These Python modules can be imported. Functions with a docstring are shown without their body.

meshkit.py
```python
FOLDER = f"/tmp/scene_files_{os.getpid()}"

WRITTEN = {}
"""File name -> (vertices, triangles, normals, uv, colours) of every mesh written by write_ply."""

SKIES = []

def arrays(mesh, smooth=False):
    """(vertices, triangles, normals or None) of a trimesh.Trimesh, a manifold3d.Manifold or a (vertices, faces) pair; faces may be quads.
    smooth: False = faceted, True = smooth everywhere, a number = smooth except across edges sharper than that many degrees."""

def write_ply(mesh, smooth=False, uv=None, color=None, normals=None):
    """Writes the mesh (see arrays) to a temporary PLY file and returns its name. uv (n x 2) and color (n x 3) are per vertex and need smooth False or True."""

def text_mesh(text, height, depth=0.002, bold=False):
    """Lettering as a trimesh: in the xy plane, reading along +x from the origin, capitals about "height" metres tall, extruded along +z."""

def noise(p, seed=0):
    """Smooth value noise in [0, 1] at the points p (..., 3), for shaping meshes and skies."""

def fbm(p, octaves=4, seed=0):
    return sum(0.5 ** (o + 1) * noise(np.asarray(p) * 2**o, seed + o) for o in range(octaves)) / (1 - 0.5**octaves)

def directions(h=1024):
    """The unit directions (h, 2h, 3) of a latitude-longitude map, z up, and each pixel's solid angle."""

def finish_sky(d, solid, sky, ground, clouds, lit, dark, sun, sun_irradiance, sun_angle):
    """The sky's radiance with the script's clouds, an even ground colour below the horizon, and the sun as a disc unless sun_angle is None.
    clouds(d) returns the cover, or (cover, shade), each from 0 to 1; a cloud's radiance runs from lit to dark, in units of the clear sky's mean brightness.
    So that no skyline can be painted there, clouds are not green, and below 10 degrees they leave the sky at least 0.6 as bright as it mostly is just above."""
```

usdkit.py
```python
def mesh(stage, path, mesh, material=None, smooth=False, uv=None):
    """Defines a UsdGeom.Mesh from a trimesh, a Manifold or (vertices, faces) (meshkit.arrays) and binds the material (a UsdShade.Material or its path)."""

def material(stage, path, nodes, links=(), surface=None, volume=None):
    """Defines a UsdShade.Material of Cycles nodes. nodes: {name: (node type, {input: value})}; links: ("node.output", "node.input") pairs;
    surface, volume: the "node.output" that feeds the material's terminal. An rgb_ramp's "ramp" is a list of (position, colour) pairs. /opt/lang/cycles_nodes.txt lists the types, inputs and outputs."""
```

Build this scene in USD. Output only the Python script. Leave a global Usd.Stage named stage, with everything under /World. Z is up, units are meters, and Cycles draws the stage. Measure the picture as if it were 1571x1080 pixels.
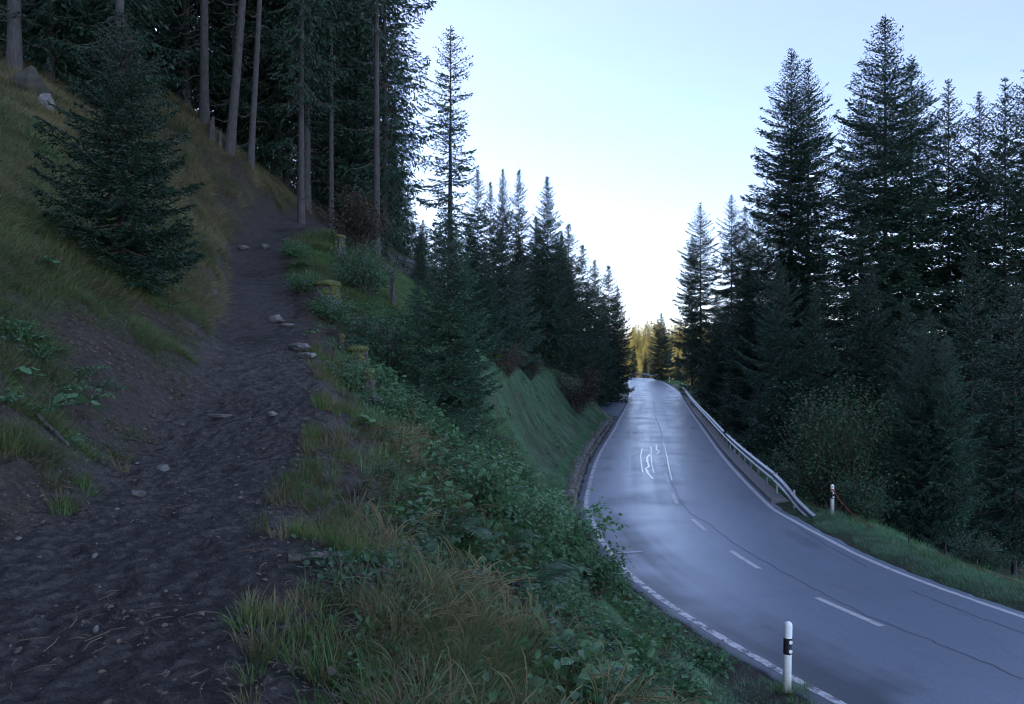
import math
import numpy as np
import trimesh
import usdkit
import meshkit
from scipy.interpolate import RBFInterpolator
from scipy.spatial import cKDTree
from pxr import Usd, UsdGeom, UsdLux, UsdShade, Sdf, Gf, Vt

stage = Usd.Stage.CreateInMemory()
UsdGeom.SetStageUpAxis(stage, 'Z')
UsdGeom.SetStageMetersPerUnit(stage, 1.0)
W = UsdGeom.Xform.Define(stage, '/World')
UsdGeom.Scope.Define(stage, '/World/Looks')

# ------------------------------------------------------------------ camera, sky, sun, exposure
EYE = 1.62                      # eye height over the foot path, metres; world z = 0 is the path under the camera
FPX, CU, CV = 1222.0, 785.5, 560.0     # used only to turn measured directions into metres
cam = UsdGeom.Camera.Define(stage, '/World/camera')
cam.AddTranslateOp().Set(Gf.Vec3d(0, 0, EYE))
cam.AddRotateXOp().Set(90.0)
cam.CreateHorizontalApertureAttr(36.0)
cam.CreateFocalLengthAttr(28.0)
cam.CreateVerticalApertureOffsetAttr(20.0 / 1571 * 36)
cam.CreateClippingRangeAttr(Gf.Vec2f(0.05, 5000))
cam.CreateExposureAttr(1.5)

SUN_AZ, SUN_EL = math.radians(-45), math.radians(17)
sun_dir = np.array([math.sin(SUN_AZ) * math.cos(SUN_EL), math.cos(SUN_AZ) * math.cos(SUN_EL), math.sin(SUN_EL)])
dome = UsdLux.DomeLight.Define(stage, '/World/sky')
dome.GetPrim().SetCustomDataByKey('kind', 'structure')
sky_mat = usdkit.material(stage, '/World/Looks/sky', {
    's': ('sky_texture', {'sky_type': 'single_scattering', 'sun_disc': False, 'sun_elevation': SUN_EL, 'sun_rotation': SUN_AZ,
                          'altitude': 1300.0, 'air_density': 1.0, 'aerosol_density': 1.0, 'ozone_density': 2.4}),
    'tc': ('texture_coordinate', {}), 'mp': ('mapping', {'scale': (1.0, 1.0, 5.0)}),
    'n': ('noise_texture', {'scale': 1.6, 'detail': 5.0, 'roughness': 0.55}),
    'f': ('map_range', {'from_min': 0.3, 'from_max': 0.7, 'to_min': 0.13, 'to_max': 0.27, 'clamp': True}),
    'veil': ('mix', {'color2': (2.8, 2.7, 2.6)}),               # pale grey veil mixed into the sky colour to mute its blue
    't': ('mix', {'mix_type': 'multiply', 'fac': 1.0, 'color2': (0.97, 0.915, 1.04)}),
    'b': ('background_shader', {'strength': 0.15})},
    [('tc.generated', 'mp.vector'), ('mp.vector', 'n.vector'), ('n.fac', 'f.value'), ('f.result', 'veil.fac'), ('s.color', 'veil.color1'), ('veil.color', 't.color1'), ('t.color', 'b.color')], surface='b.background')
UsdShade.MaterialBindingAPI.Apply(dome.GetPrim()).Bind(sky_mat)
sun = UsdLux.DistantLight.Define(stage, '/World/sun')
sun.CreateNormalizeAttr(True)
sun.CreateIntensityAttr(1.25)
sun.CreateAngleAttr(0.5)
sun.CreateColorAttr(Gf.Vec3f(1.0, 0.9, 0.74))
zax = Gf.Vec3d(*map(float, sun_dir))           # the light shines along its -z
xax = Gf.Cross(Gf.Vec3d(0, 0, 1), zax).GetNormalized()
yax = Gf.Cross(zax, xax)
sun.AddTransformOp().Set(Gf.Matrix4d(*xax, 0, *yax, 0, *zax, 0, 0, 0, 100, 1))

# ------------------------------------------------------------------ helpers
RS = np.random.RandomState
_used = {}


def numbered(path):
    n = _used.get(path, 0)
    _used[path] = n + 1
    return path if n == 0 else f'{path}_{n:03d}'


def tag(p, label=None, cat=None, group=None, kind=None):
    p = p.GetPrim() if hasattr(p, 'GetPrim') else p
    for k, v in (('label', label), ('category', cat), ('group', group), ('kind', kind)):
        if v:
            p.SetCustomDataByKey(k, v)
    return p


def obj(name, mesh, mat, parent='/World', smooth=False, prim=None, label=None):
    parent = str(parent.GetPath()) if hasattr(parent, 'GetPath') else parent
    m = usdkit.mesh(stage, numbered(f'{parent}/{name}'), mesh, mat, smooth)
    if prim:
        for k, a in prim.items():
            UsdGeom.PrimvarsAPI(m).CreatePrimvar(k, Sdf.ValueTypeNames.FloatArray, 'vertex').Set(Vt.FloatArray.FromNumpy(np.asarray(a, np.float32)))
    if label:
        tag(m, label)
    return m.GetPrim()


def thing(name, label, cat, loc=(0, 0, 0), group=None, rotz=0, scale=(1, 1, 1), lean=(0, 0)):
    x = UsdGeom.Xform.Define(stage, numbered('/World/' + name))
    place(x, loc, rotz, scale, lean)
    tag(x, label, cat, group)
    return x.GetPrim()


def place(x, loc, rotz=0, scale=(1, 1, 1), lean=(0, 0)):
    x.AddTranslateOp().Set(Gf.Vec3d(*map(float, loc)))
    x.AddRotateXYZOp().Set(Gf.Vec3f(float(lean[0]), float(lean[1]), 0))
    x.AddRotateZOp().Set(float(rotz))
    s = (scale,) * 3 if np.ndim(scale) == 0 else scale
    x.AddScaleOp().Set(Gf.Vec3f(*map(float, s)))


def clone(proto, name, label, cat, loc, group=None, rotz=0, scale=(1, 1, 1), lean=(0, 0)):
    x = UsdGeom.Xform.Define(stage, numbered('/World/' + name))
    x.GetPrim().GetReferences().AddInternalReference(proto)
    x.GetPrim().SetInstanceable(True)
    place(x, loc, rotz, scale, lean)
    tag(x, label, cat, group)
    return x.GetPrim()


def at(u, v, Y):
    """A direction measured in the photograph, at a distance: a point in metres."""
    return np.array([(u - CU) / FPX * Y, Y, -(v - CV) / FPX * Y + EYE])


def M(name, nodes, links, surface='p.BSDF'):
    return usdkit.material(stage, '/World/Looks/' + name, nodes, links, surface=surface)


def tube(points, radii, sides=6, cap=True):
    p = np.asarray(points, float)
    t = np.gradient(p, axis=0)
    t /= np.linalg.norm(t, axis=1, keepdims=True) + 1e-12
    ref = np.array([0, 0, 1.0]) if abs(t[:, 2]).mean() < 0.8 else np.array([1.0, 0, 0])
    a = np.cross(t, ref)
    a /= np.linalg.norm(a, axis=1, keepdims=True) + 1e-12
    b = np.cross(t, a)
    ang = np.arange(sides) * 2 * np.pi / sides
    r = np.broadcast_to(radii, (len(p),))[:, None, None]
    v = p[:, None] + r * (np.cos(ang)[None, :, None] * a[:, None] + np.sin(ang)[None, :, None] * b[:, None])
    i, j = np.meshgrid(np.arange(len(p) - 1), np.arange(sides), indexing='ij')
    q = np.stack([i * sides + j, i * sides + (j + 1) % sides, (i + 1) * sides + (j + 1) % sides, (i + 1) * sides + j], -1).reshape(-1, 4)
    f = np.vstack([q[:, [0, 1, 2]], q[:, [0, 2, 3]]])
    v = v.reshape(-1, 3)
    if cap:
        n = len(v)
        v = np.vstack([v, p[0], p[-1]])
        k = np.arange(sides)
        f = np.vstack([f, np.stack([np.full(sides, n), (k + 1) % sides, k], 1),
                       np.stack([np.full(sides, n + 1), (len(p) - 1) * sides + k, (len(p) - 1) * sides + (k + 1) % sides], 1)])
    return v, f


def join(parts):
    vs, fs, n = [], [], 0
    for v, f in parts:
        vs.append(v)
        fs.append(np.asarray(f) + n)
        n += len(v)
    return np.vstack(vs), np.vstack(fs)


def prep(m):
    return trimesh.Trimesh(m[0], m[1], process=False)


# ------------------------------------------------------------------ materials
def foliage(name, c1, c2, c3=None, trans=0.25, rough=0.45, spec=0.4, rnd=0.5, scale=0.6):
    """Leaves and needles: two or three leaf colours spread over the single leaves, a tone for each plant, some light let through."""
    stops = [(0, c1), (0.7, c2), (1, c3 or c2)]
    return M(name, {
        'g': ('geometry', {}), 'o': ('object_info', {}),
        'n': ('noise_texture', {'scale': scale, 'detail': 3.0}),
        'a': ('math', {'math_type': 'multiply_add', 'value2': 0.55, 'value3': 0.0}),
        'a2': ('math', {'math_type': 'multiply_add', 'value2': 0.6}),
        'r': ('rgb_ramp', {'ramp': stops}),
        'v': ('math', {'math_type': 'multiply_add', 'value2': rnd, 'value3': 1 - rnd / 2}),
        'h': ('hsv', {'saturation': 1.0}),
        'p': ('principled_bsdf', {'roughness': rough, 'specular_ior_level': spec}),
        't': ('translucent_bsdf', {}), 'm': ('mix_closure', {'fac': trans})},
        [('g.position', 'n.vector'), ('g.random_per_island', 'a.value1'), ('n.fac', 'a2.value1'), ('a.value', 'a2.value3'), ('a2.value', 'r.fac'),
         ('o.random', 'v.value1'), ('v.value', 'h.value'), ('r.color', 'h.color'), ('h.color', 'p.base_color'), ('h.color', 't.color'),
         ('p.BSDF', 'm.closure1'), ('t.BSDF', 'm.closure2')], surface='m.closure')


needle = foliage('spruce_needles', (0.016, 0.042, 0.024), (0.034, 0.08, 0.044), (0.05, 0.1, 0.055), trans=0.12)
needle_bank = foliage('bank_spruce_needles', (0.022, 0.062, 0.034), (0.055, 0.125, 0.07), (0.09, 0.17, 0.1), trans=0.15)
needle_young = foliage('young_spruce_needles', (0.02, 0.055, 0.034), (0.048, 0.11, 0.068), (0.075, 0.15, 0.09), trans=0.15)
leaf_dark = foliage('shrub_leaves', (0.03, 0.075, 0.04), (0.075, 0.16, 0.08), (0.18, 0.19, 0.06), trans=0.3, rough=0.35)
leaf_brown = foliage('autumn_leaves', (0.05, 0.045, 0.03), (0.11, 0.075, 0.045), (0.16, 0.09, 0.04), trans=0.3)
leaf_ground = foliage('ground_leaves', (0.05, 0.125, 0.05), (0.13, 0.27, 0.12), (0.3, 0.28, 0.08), trans=0.3, rough=0.35)
leaf_yellow = foliage('yellowing_leaves', (0.045, 0.11, 0.05), (0.1, 0.2, 0.08), (0.45, 0.4, 0.08), trans=0.35)
fern_mat = foliage('fern_fronds', (0.03, 0.085, 0.035), (0.06, 0.15, 0.06), (0.12, 0.18, 0.06), trans=0.3)
grass_dry = foliage('dry_grass_blades', (0.09, 0.1, 0.035), (0.4, 0.32, 0.16), (0.55, 0.44, 0.24), trans=0.3, rough=0.5, rnd=0.2)
grass_green = foliage('green_grass_blades', (0.06, 0.14, 0.035), (0.15, 0.27, 0.065), (0.3, 0.3, 0.1), trans=0.3, rough=0.45, rnd=0.12)
grass_dew = foliage('dewy_grass_blades', (0.1, 0.24, 0.11), (0.19, 0.36, 0.19), (0.3, 0.34, 0.18), trans=0.3, rough=0.35, rnd=0.12, spec=0.7)
grass_slope = foliage('slope_grass_blades', (0.05, 0.066, 0.02), (0.16, 0.165, 0.065), (0.3, 0.24, 0.11), trans=0.3, rough=0.5, rnd=0.15)
grass_moss = foliage('moss_blades', (0.045, 0.06, 0.016), (0.11, 0.13, 0.035), (0.2, 0.17, 0.07), trans=0.1, rnd=0.3)
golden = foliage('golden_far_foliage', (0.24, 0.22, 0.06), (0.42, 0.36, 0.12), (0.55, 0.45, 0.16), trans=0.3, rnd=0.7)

bark = M('bark', {'g': ('texture_coordinate', {}), 'mp': ('mapping', {'scale': (9, 9, 2.2)}), 'n': ('noise_texture', {'scale': 1.6, 'detail': 6.0, 'roughness': 0.65}),
                  'r': ('rgb_ramp', {'ramp': [(0.3, (0.016, 0.014, 0.013)), (0.55, (0.042, 0.037, 0.035)), (0.75, (0.085, 0.077, 0.073))]}),
                  'b': ('bump', {'strength': 0.9, 'distance': 0.03}), 'p': ('principled_bsdf', {'roughness': 0.85})},
         [('g.object', 'mp.vector'), ('mp.vector', 'n.vector'), ('n.fac', 'r.fac'), ('n.fac', 'b.height'), ('b.normal', 'p.normal'), ('r.color', 'p.base_color')])
twig_mat = M('twigs', {'p': ('principled_bsdf', {'base_color': (0.06, 0.048, 0.04), 'roughness': 0.85})}, [])
deadwood = M('weathered_wood', {'g': ('texture_coordinate', {}), 'mp': ('mapping', {'scale': (14, 14, 2.5)}), 'n': ('noise_texture', {'scale': 2.0, 'detail': 5.0}),
                                'r': ('rgb_ramp', {'ramp': [(0.35, (0.012, 0.01, 0.008)), (0.52, (0.036, 0.03, 0.025)), (0.72, (0.1, 0.09, 0.08))]}),
                                'b': ('bump', {'strength': 0.8, 'distance': 0.03}), 'p': ('principled_bsdf', {'roughness': 0.8})},
             [('g.object', 'mp.vector'), ('mp.vector', 'n.vector'), ('n.fac', 'r.fac'), ('n.fac', 'b.height'), ('b.normal', 'p.normal'), ('r.color', 'p.base_color')])
moss = M('moss', {'g': ('geometry', {}), 'n': ('noise_texture', {'scale': 25.0, 'detail': 5.0}), 'r': ('rgb_ramp', {'ramp': [(0.38, (0.018, 0.024, 0.007)), (0.55, (0.07, 0.078, 0.016)), (0.72, (0.17, 0.17, 0.035))]}),
                  'b': ('bump', {'strength': 1.0, 'distance': 0.03}), 'p': ('principled_bsdf', {'roughness': 0.95})},
         [('g.position', 'n.vector'), ('n.fac', 'r.fac'), ('n.fac', 'b.height'), ('b.normal', 'p.normal'), ('r.color', 'p.base_color')])


def rock(name, dark, mid, light, scale=6.0, rough=0.6):
    return M(name, {'g': ('geometry', {}), 'o': ('object_info', {}), 'n': ('noise_texture', {'scale': scale, 'detail': 7.0, 'roughness': 0.62}),
                    'r': ('rgb_ramp', {'ramp': [(0.25, dark), (0.5, mid), (0.75, light)]}),
                    'v': ('math', {'math_type': 'multiply_add', 'value2': 0.7, 'value3': 0.65}), 'h': ('hsv', {}),
                    'b': ('bump', {'strength': 0.8, 'distance': 0.04}), 'p': ('principled_bsdf', {'roughness': rough})},
             [('g.position', 'n.vector'), ('n.fac', 'r.fac'), ('o.random', 'v.value1'), ('v.value', 'h.value'), ('r.color', 'h.color'), ('h.color', 'p.base_color'), ('n.fac', 'b.height'), ('b.normal', 'p.normal')])


stone_mat = rock('grey_stone', (0.035, 0.033, 0.031), (0.085, 0.082, 0.078), (0.17, 0.165, 0.155))
wall_mat = rock('wall_stone', (0.025, 0.024, 0.018), (0.075, 0.068, 0.055), (0.19, 0.18, 0.155), 7.0)
mossy_rock = rock('mossy_rock', (0.03, 0.035, 0.01), (0.05, 0.048, 0.035), (0.09, 0.09, 0.05), 3.0, 0.85)
concrete = rock('concrete', (0.1, 0.1, 0.1), (0.17, 0.17, 0.168), (0.24, 0.24, 0.235), 14.0, 0.7)

# the soil: one material for slope and path; "mud" says where feet have worn it bare, "lush" where it is green
ground_mat = M('soil', {
    'g': ('geometry', {}), 'mud': ('attribute', {'attribute': 'mud'}), 'lush': ('attribute', {'attribute': 'lush'}),
    'n1': ('noise_texture', {'scale': 1.3, 'detail': 6.0, 'roughness': 0.65}), 'n2': ('noise_texture', {'scale': 16.0, 'detail': 8.0, 'roughness': 0.7}),
    'n3': ('noise_texture', {'scale': 70.0, 'detail': 4.0, 'roughness': 0.7}),
    'v': ('voronoi_texture', {'scale': 42.0, 'randomness': 1.0, 'detail': 2.0}),
    'mudc': ('rgb_ramp', {'ramp': [(0.3, (0.014, 0.011, 0.01)), (0.5, (0.055, 0.046, 0.042)), (0.68, (0.11, 0.094, 0.086))]}),
    'litter': ('rgb_ramp', {'ramp': [(0.33, (0.015, 0.012, 0.009)), (0.5, (0.045, 0.035, 0.025)), (0.67, (0.1, 0.078, 0.052))]}),
    'green': ('rgb_ramp', {'ramp': [(0.33, (0.02, 0.034, 0.011)), (0.52, (0.055, 0.088, 0.028)), (0.7, (0.11, 0.14, 0.05))]}),
    'lm': ('math', {'math_type': 'multiply_add', 'value2': 1.9, 'value3': -1.05}), 'lm2': ('math', {'math_type': 'add', 'use_clamp': True}),
    'x1': ('mix_color', {}), 'x2': ('mix_color', {}),
    'hh': ('math', {'math_type': 'multiply_add', 'value2': 0.6}), 'h2': ('math', {'math_type': 'multiply_add', 'value2': 0.7}),
    'b': ('bump', {'strength': 1.0, 'distance': 0.1}),
    'rr': ('map_range', {'from_min': 0.35, 'from_max': 0.65, 'to_min': 0.35, 'to_max': 0.8, 'clamp': True}),
    'p': ('principled_bsdf', {'specular_ior_level': 0.35})},
    [('g.position', 'n1.vector'), ('g.position', 'n2.vector'), ('g.position', 'n3.vector'), ('g.position', 'v.vector'), ('n2.fac', 'mudc.fac'), ('n2.fac', 'litter.fac'), ('n2.fac', 'green.fac'),
     ('n1.fac', 'lm.value1'), ('lm.value', 'lm2.value1'), ('lush.fac', 'lm2.value2'),
     ('lm2.value', 'x1.fac'), ('litter.color', 'x1.a'), ('green.color', 'x1.b'),
     ('mud.fac', 'x2.fac'), ('x1.result', 'x2.a'), ('mudc.color', 'x2.b'), ('x2.result', 'p.base_color'),
     ('n3.fac', 'hh.value1'), ('n2.fac', 'hh.value3'), ('v.distance', 'h2.value1'), ('hh.value', 'h2.value3'), ('h2.value', 'b.height'), ('b.normal', 'p.normal'), ('n1.fac', 'rr.value'), ('rr.result', 'p.roughness')])

# asphalt: patches of worn and of damp surface; wheel tracks run along "across" (0 left edge .. 1 right edge)
asphalt = M('asphalt', {
    'g': ('geometry', {}), 'ac': ('attribute', {'attribute': 'across'}), 'al': ('attribute', {'attribute': 'along'}),
    'cv': ('combine_xyz', {}), 'sc': ('mapping', {'scale': (9.0, 0.05, 1.0)}),
    'st': ('noise_texture', {'scale': 1.0, 'detail': 4.0, 'roughness': 0.55}),
    'n1': ('noise_texture', {'scale': 0.35, 'detail': 5.0}), 'n2': ('noise_texture', {'scale': 45.0, 'detail': 6.0, 'roughness': 0.7}), 'n3': ('noise_texture', {'scale': 3.0, 'detail': 6.0}),
    's1': ('math', {'math_type': 'multiply_add', 'value2': 0.5}), 's2': ('math', {'math_type': 'multiply', 'value2': 0.7}),
    'r': ('rgb_ramp', {'ramp': [(0.3, (0.04, 0.052, 0.07)), (0.5, (0.14, 0.175, 0.225)), (0.68, (0.18, 0.222, 0.28))]}),
    'dl': ('map_range', {'range_type': 'smoothstep', 'from_min': 0.1, 'from_max': 0.36, 'to_min': 0.24, 'to_max': 0.0, 'clamp': True}),
    'dn': ('noise_texture', {'scale': 0.5, 'detail': 4.0}), 'da': ('math', {'math_type': 'multiply_add', 'value2': 0.35}), 'db': ('math', {'math_type': 'subtract', 'value2': 0.175}),
    'dy': ('map_range', {'range_type': 'smoothstep', 'from_min': 15.0, 'from_max': 24.0, 'to_min': 1.0, 'to_max': 0.15, 'clamp': True}), 'dm': ('math', {'math_type': 'multiply'}), 's3': ('math', {'math_type': 'subtract'}),
    'gr': ('map_range', {'from_min': 0.3, 'from_max': 0.7, 'to_min': 0.55, 'to_max': 1.45}), 'h': ('hsv', {}),
    'rr': ('map_range', {'from_min': 0.38, 'from_max': 0.68, 'to_min': 0.46, 'to_max': 0.3, 'clamp': True}),
    'ck': ('voronoi_texture', {'feature': 'distance_to_edge', 'scale': 0.32}), 'cn': ('noise_texture', {'scale': 1.6, 'detail': 5.0}), 'cx': ('mix_vector', {'fac': 0.25}),
    'cm': ('map_range', {'from_min': 0.0, 'from_max': 0.006, 'to_min': 0.86, 'to_max': 1.0, 'clamp': True}), 'mm': ('math', {'math_type': 'multiply'}),
    'b': ('bump', {'strength': 0.3, 'distance': 0.004}),
    'p': ('principled_bsdf', {'specular_ior_level': 0.7})},
    [('ac.fac', 'cv.x'), ('al.fac', 'cv.y'), ('cv.vector', 'sc.vector'), ('sc.vector', 'st.vector'),
     ('g.position', 'n1.vector'), ('g.position', 'n2.vector'), ('g.position', 'n3.vector'), ('g.position', 'cn.vector'), ('g.position', 'cx.a'), ('cn.color', 'cx.b'), ('cx.result', 'ck.vector'),
     ('n1.fac', 's2.value1'), ('st.fac', 's1.value1'), ('s2.value', 's1.value3'), ('g.position', 'dn.vector'), ('dn.fac', 'da.value1'), ('ac.fac', 'da.value3'), ('da.value', 'db.value1'), ('db.value', 'dl.value'), ('al.fac', 'dy.value'), ('dl.result', 'dm.value1'), ('dy.result', 'dm.value2'), ('s1.value', 's3.value1'), ('dm.value', 's3.value2'), ('s3.value', 'r.fac'), ('s3.value', 'rr.value'),
     ('n2.fac', 'gr.value'), ('ck.distance', 'cm.value'), ('cm.result', 'mm.value1'), ('gr.result', 'mm.value2'), ('mm.value', 'h.value'), ('r.color', 'h.color'), ('h.color', 'p.base_color'),
     ('rr.result', 'p.roughness'), ('n2.fac', 'b.height'), ('b.normal', 'p.normal')])
paint = M('road_paint', {'g': ('geometry', {}), 'n': ('noise_texture', {'scale': 5.0, 'detail': 7.0, 'roughness': 0.7}), 'f': ('noise_texture', {'scale': 60.0, 'detail': 3.0}),
                         'a': ('math', {'math_type': 'multiply_add', 'value2': 0.45}), 'r': ('rgb_ramp', {'ramp': [(0.66, (0.1, 0.11, 0.13)), (0.72, (0.5, 0.5, 0.51)), (1.0, (0.66, 0.66, 0.66))]}),
                         'p': ('principled_bsdf', {'roughness': 0.5})},
          [('g.position', 'n.vector'), ('g.position', 'f.vector'), ('f.fac', 'a.value1'), ('n.fac', 'a.value3'), ('a.value', 'r.fac'), ('r.color', 'p.base_color')])
paint_dash = M('road_dash_paint', {'g': ('geometry', {}), 'n': ('noise_texture', {'scale': 8.0, 'detail': 6.0}), 'r': ('rgb_ramp', {'ramp': [(0.25, (0.3, 0.3, 0.31)), (0.5, (0.55, 0.55, 0.56))]}), 'p': ('principled_bsdf', {'roughness': 0.45})},
               [('g.position', 'n.vector'), ('n.fac', 'r.fac'), ('r.color', 'p.base_color')])
bitumen = M('wet_bitumen', {'p': ('principled_bsdf', {'base_color': (0.02, 0.02, 0.022), 'roughness': 0.13, 'specular_ior_level': 0.9})}, [])
bitumen_dull = M('crack_bitumen', {'p': ('principled_bsdf', {'base_color': (0.03, 0.034, 0.042), 'roughness': 0.6})}, [])
steel = M('galvanised_steel', {'g': ('geometry', {}), 'n': ('noise_texture', {'scale': 7.0, 'detail': 4.0}), 'r': ('rgb_ramp', {'ramp': [(0.3, (0.28, 0.29, 0.31)), (0.7, (0.46, 0.48, 0.5))]}),
                               'p': ('principled_bsdf', {'metallic': 0.8, 'roughness': 0.42})}, [('g.position', 'n.vector'), ('n.fac', 'r.fac'), ('r.color', 'p.base_color')])
white_plastic = M('white_plastic', {'g': ('texture_coordinate', {}), 'sx': ('separate_xyz', {}), 'n': ('noise_texture', {'scale': 30.0, 'detail': 5.0}),
                                    'm': ('math', {'math_type': 'multiply_add', 'value2': 0.35}), 'a': ('math', {'math_type': 'multiply', 'value2': 0.9}),
                                    'r': ('rgb_ramp', {'ramp': [(0.15, (0.3, 0.3, 0.2)), (0.45, (0.6, 0.6, 0.54)), (0.8, (0.78, 0.78, 0.76))]}), 'p': ('principled_bsdf', {'roughness': 0.4})},
                  [('g.object', 'sx.vector'), ('g.object', 'n.vector'), ('sx.z', 'a.value1'), ('n.fac', 'm.value1'), ('a.value', 'm.value3'), ('m.value', 'r.fac'), ('r.color', 'p.base_color')])
black_plastic = M('black_plastic', {'p': ('principled_bsdf', {'base_color': (0.012, 0.012, 0.014), 'roughness': 0.4})}, [])
reflector_mat = M('reflector', {'p': ('principled_bsdf', {'base_color': (0.75, 0.77, 0.78), 'roughness': 0.25, 'coat_weight': 0.5})}, [])
rope_mat = M('red_rope', {'p': ('principled_bsdf', {'base_color': (0.3, 0.05, 0.045), 'roughness': 0.7})}, [])
dark_paint = M('dark_paint', {'p': ('principled_bsdf', {'base_color': (0.03, 0.035, 0.045), 'roughness': 0.5})}, [])

# ------------------------------------------------------------------ the lie of the land (heights relative to the eye)
road_left = [(4.54 + 2.6, 5.0), (4.54, 11.0), (2.9, 16.5), (2.38, 20.5), (2.35, 25), (2.65, 28.4), (4.27, 39), (6.5, 52), (9.1, 67), (12.6, 86), (15.1, 101), (17.8, 120), (20.2, 140), (21.6, 153), (20.5, 166), (16.5, 176), (9, 183)]
road_right = [(12.6, 7.2), (10.5, 11.5), (9.1, 16.5), (8.68, 21), (8.6, 25), (8.9, 28.8), (10.5, 40), (12.7, 52), (15.2, 66), (18.6, 86), (21.2, 101), (23.8, 119), (26.1, 138), (27.6, 153), (26.6, 168), (21.5, 180), (11.5, 188.8)]


def zroad(Y):
    return np.interp(Y, [4, 11, 20, 28, 40, 67, 86, 106, 136, 152, 190], [-4.62, -4.65, -4.75, -4.7, -4.6, -4.35, -3.95, -3.5, -3.0, -2.75, -2.6])


from scipy.interpolate import CubicSpline
_tl = np.arange(len(road_left))
_tt = np.linspace(0, len(road_left) - 1, 1400)
RL = CubicSpline(_tl, np.array(road_left))(_tt)
RR = CubicSpline(_tl, np.array(road_right))(_tt)
RC = (RL + RR) / 2
_d = np.gradient(RC, axis=0)
RT = _d / np.linalg.norm(_d, axis=1, keepdims=True)
RN = np.stack([RT[:, 1], -RT[:, 0]], 1)                 # to the right of travel
RHW = np.linalg.norm(RR - RL, axis=1) / 2
RS_ = np.concatenate([[0], np.cumsum(np.linalg.norm(np.diff(RC, axis=0), axis=1))])
RZ = zroad(RC[:, 1])
road_tree = cKDTree(RC)

path_c = np.array([(-1.3, -8, -1.75), (-1.5, 0, -1.62), (-2.2, 4.0, -1.44), (-2.55, 5.4, -1.27), (-3.1, 8.6, -0.95), (-3.38, 10.5, -0.5), (-5.1, 16.3, 0.53), (-7.6, 24, 2.75), (-8.55, 27, 4.1), (-9.0, 31, 5.3), (-9.0, 36, 6.4), (-7.9, 42, 6.7), (-6.5, 50, 6.8)])
PC = CubicSpline(path_c[:, 1], path_c[:, [0, 2]])(np.linspace(-8, 50, 900))
PC = np.stack([PC[:, 0], np.linspace(-8, 50, 900), PC[:, 1]], 1)
path_tree = cKDTree(PC[:, :2])

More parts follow.
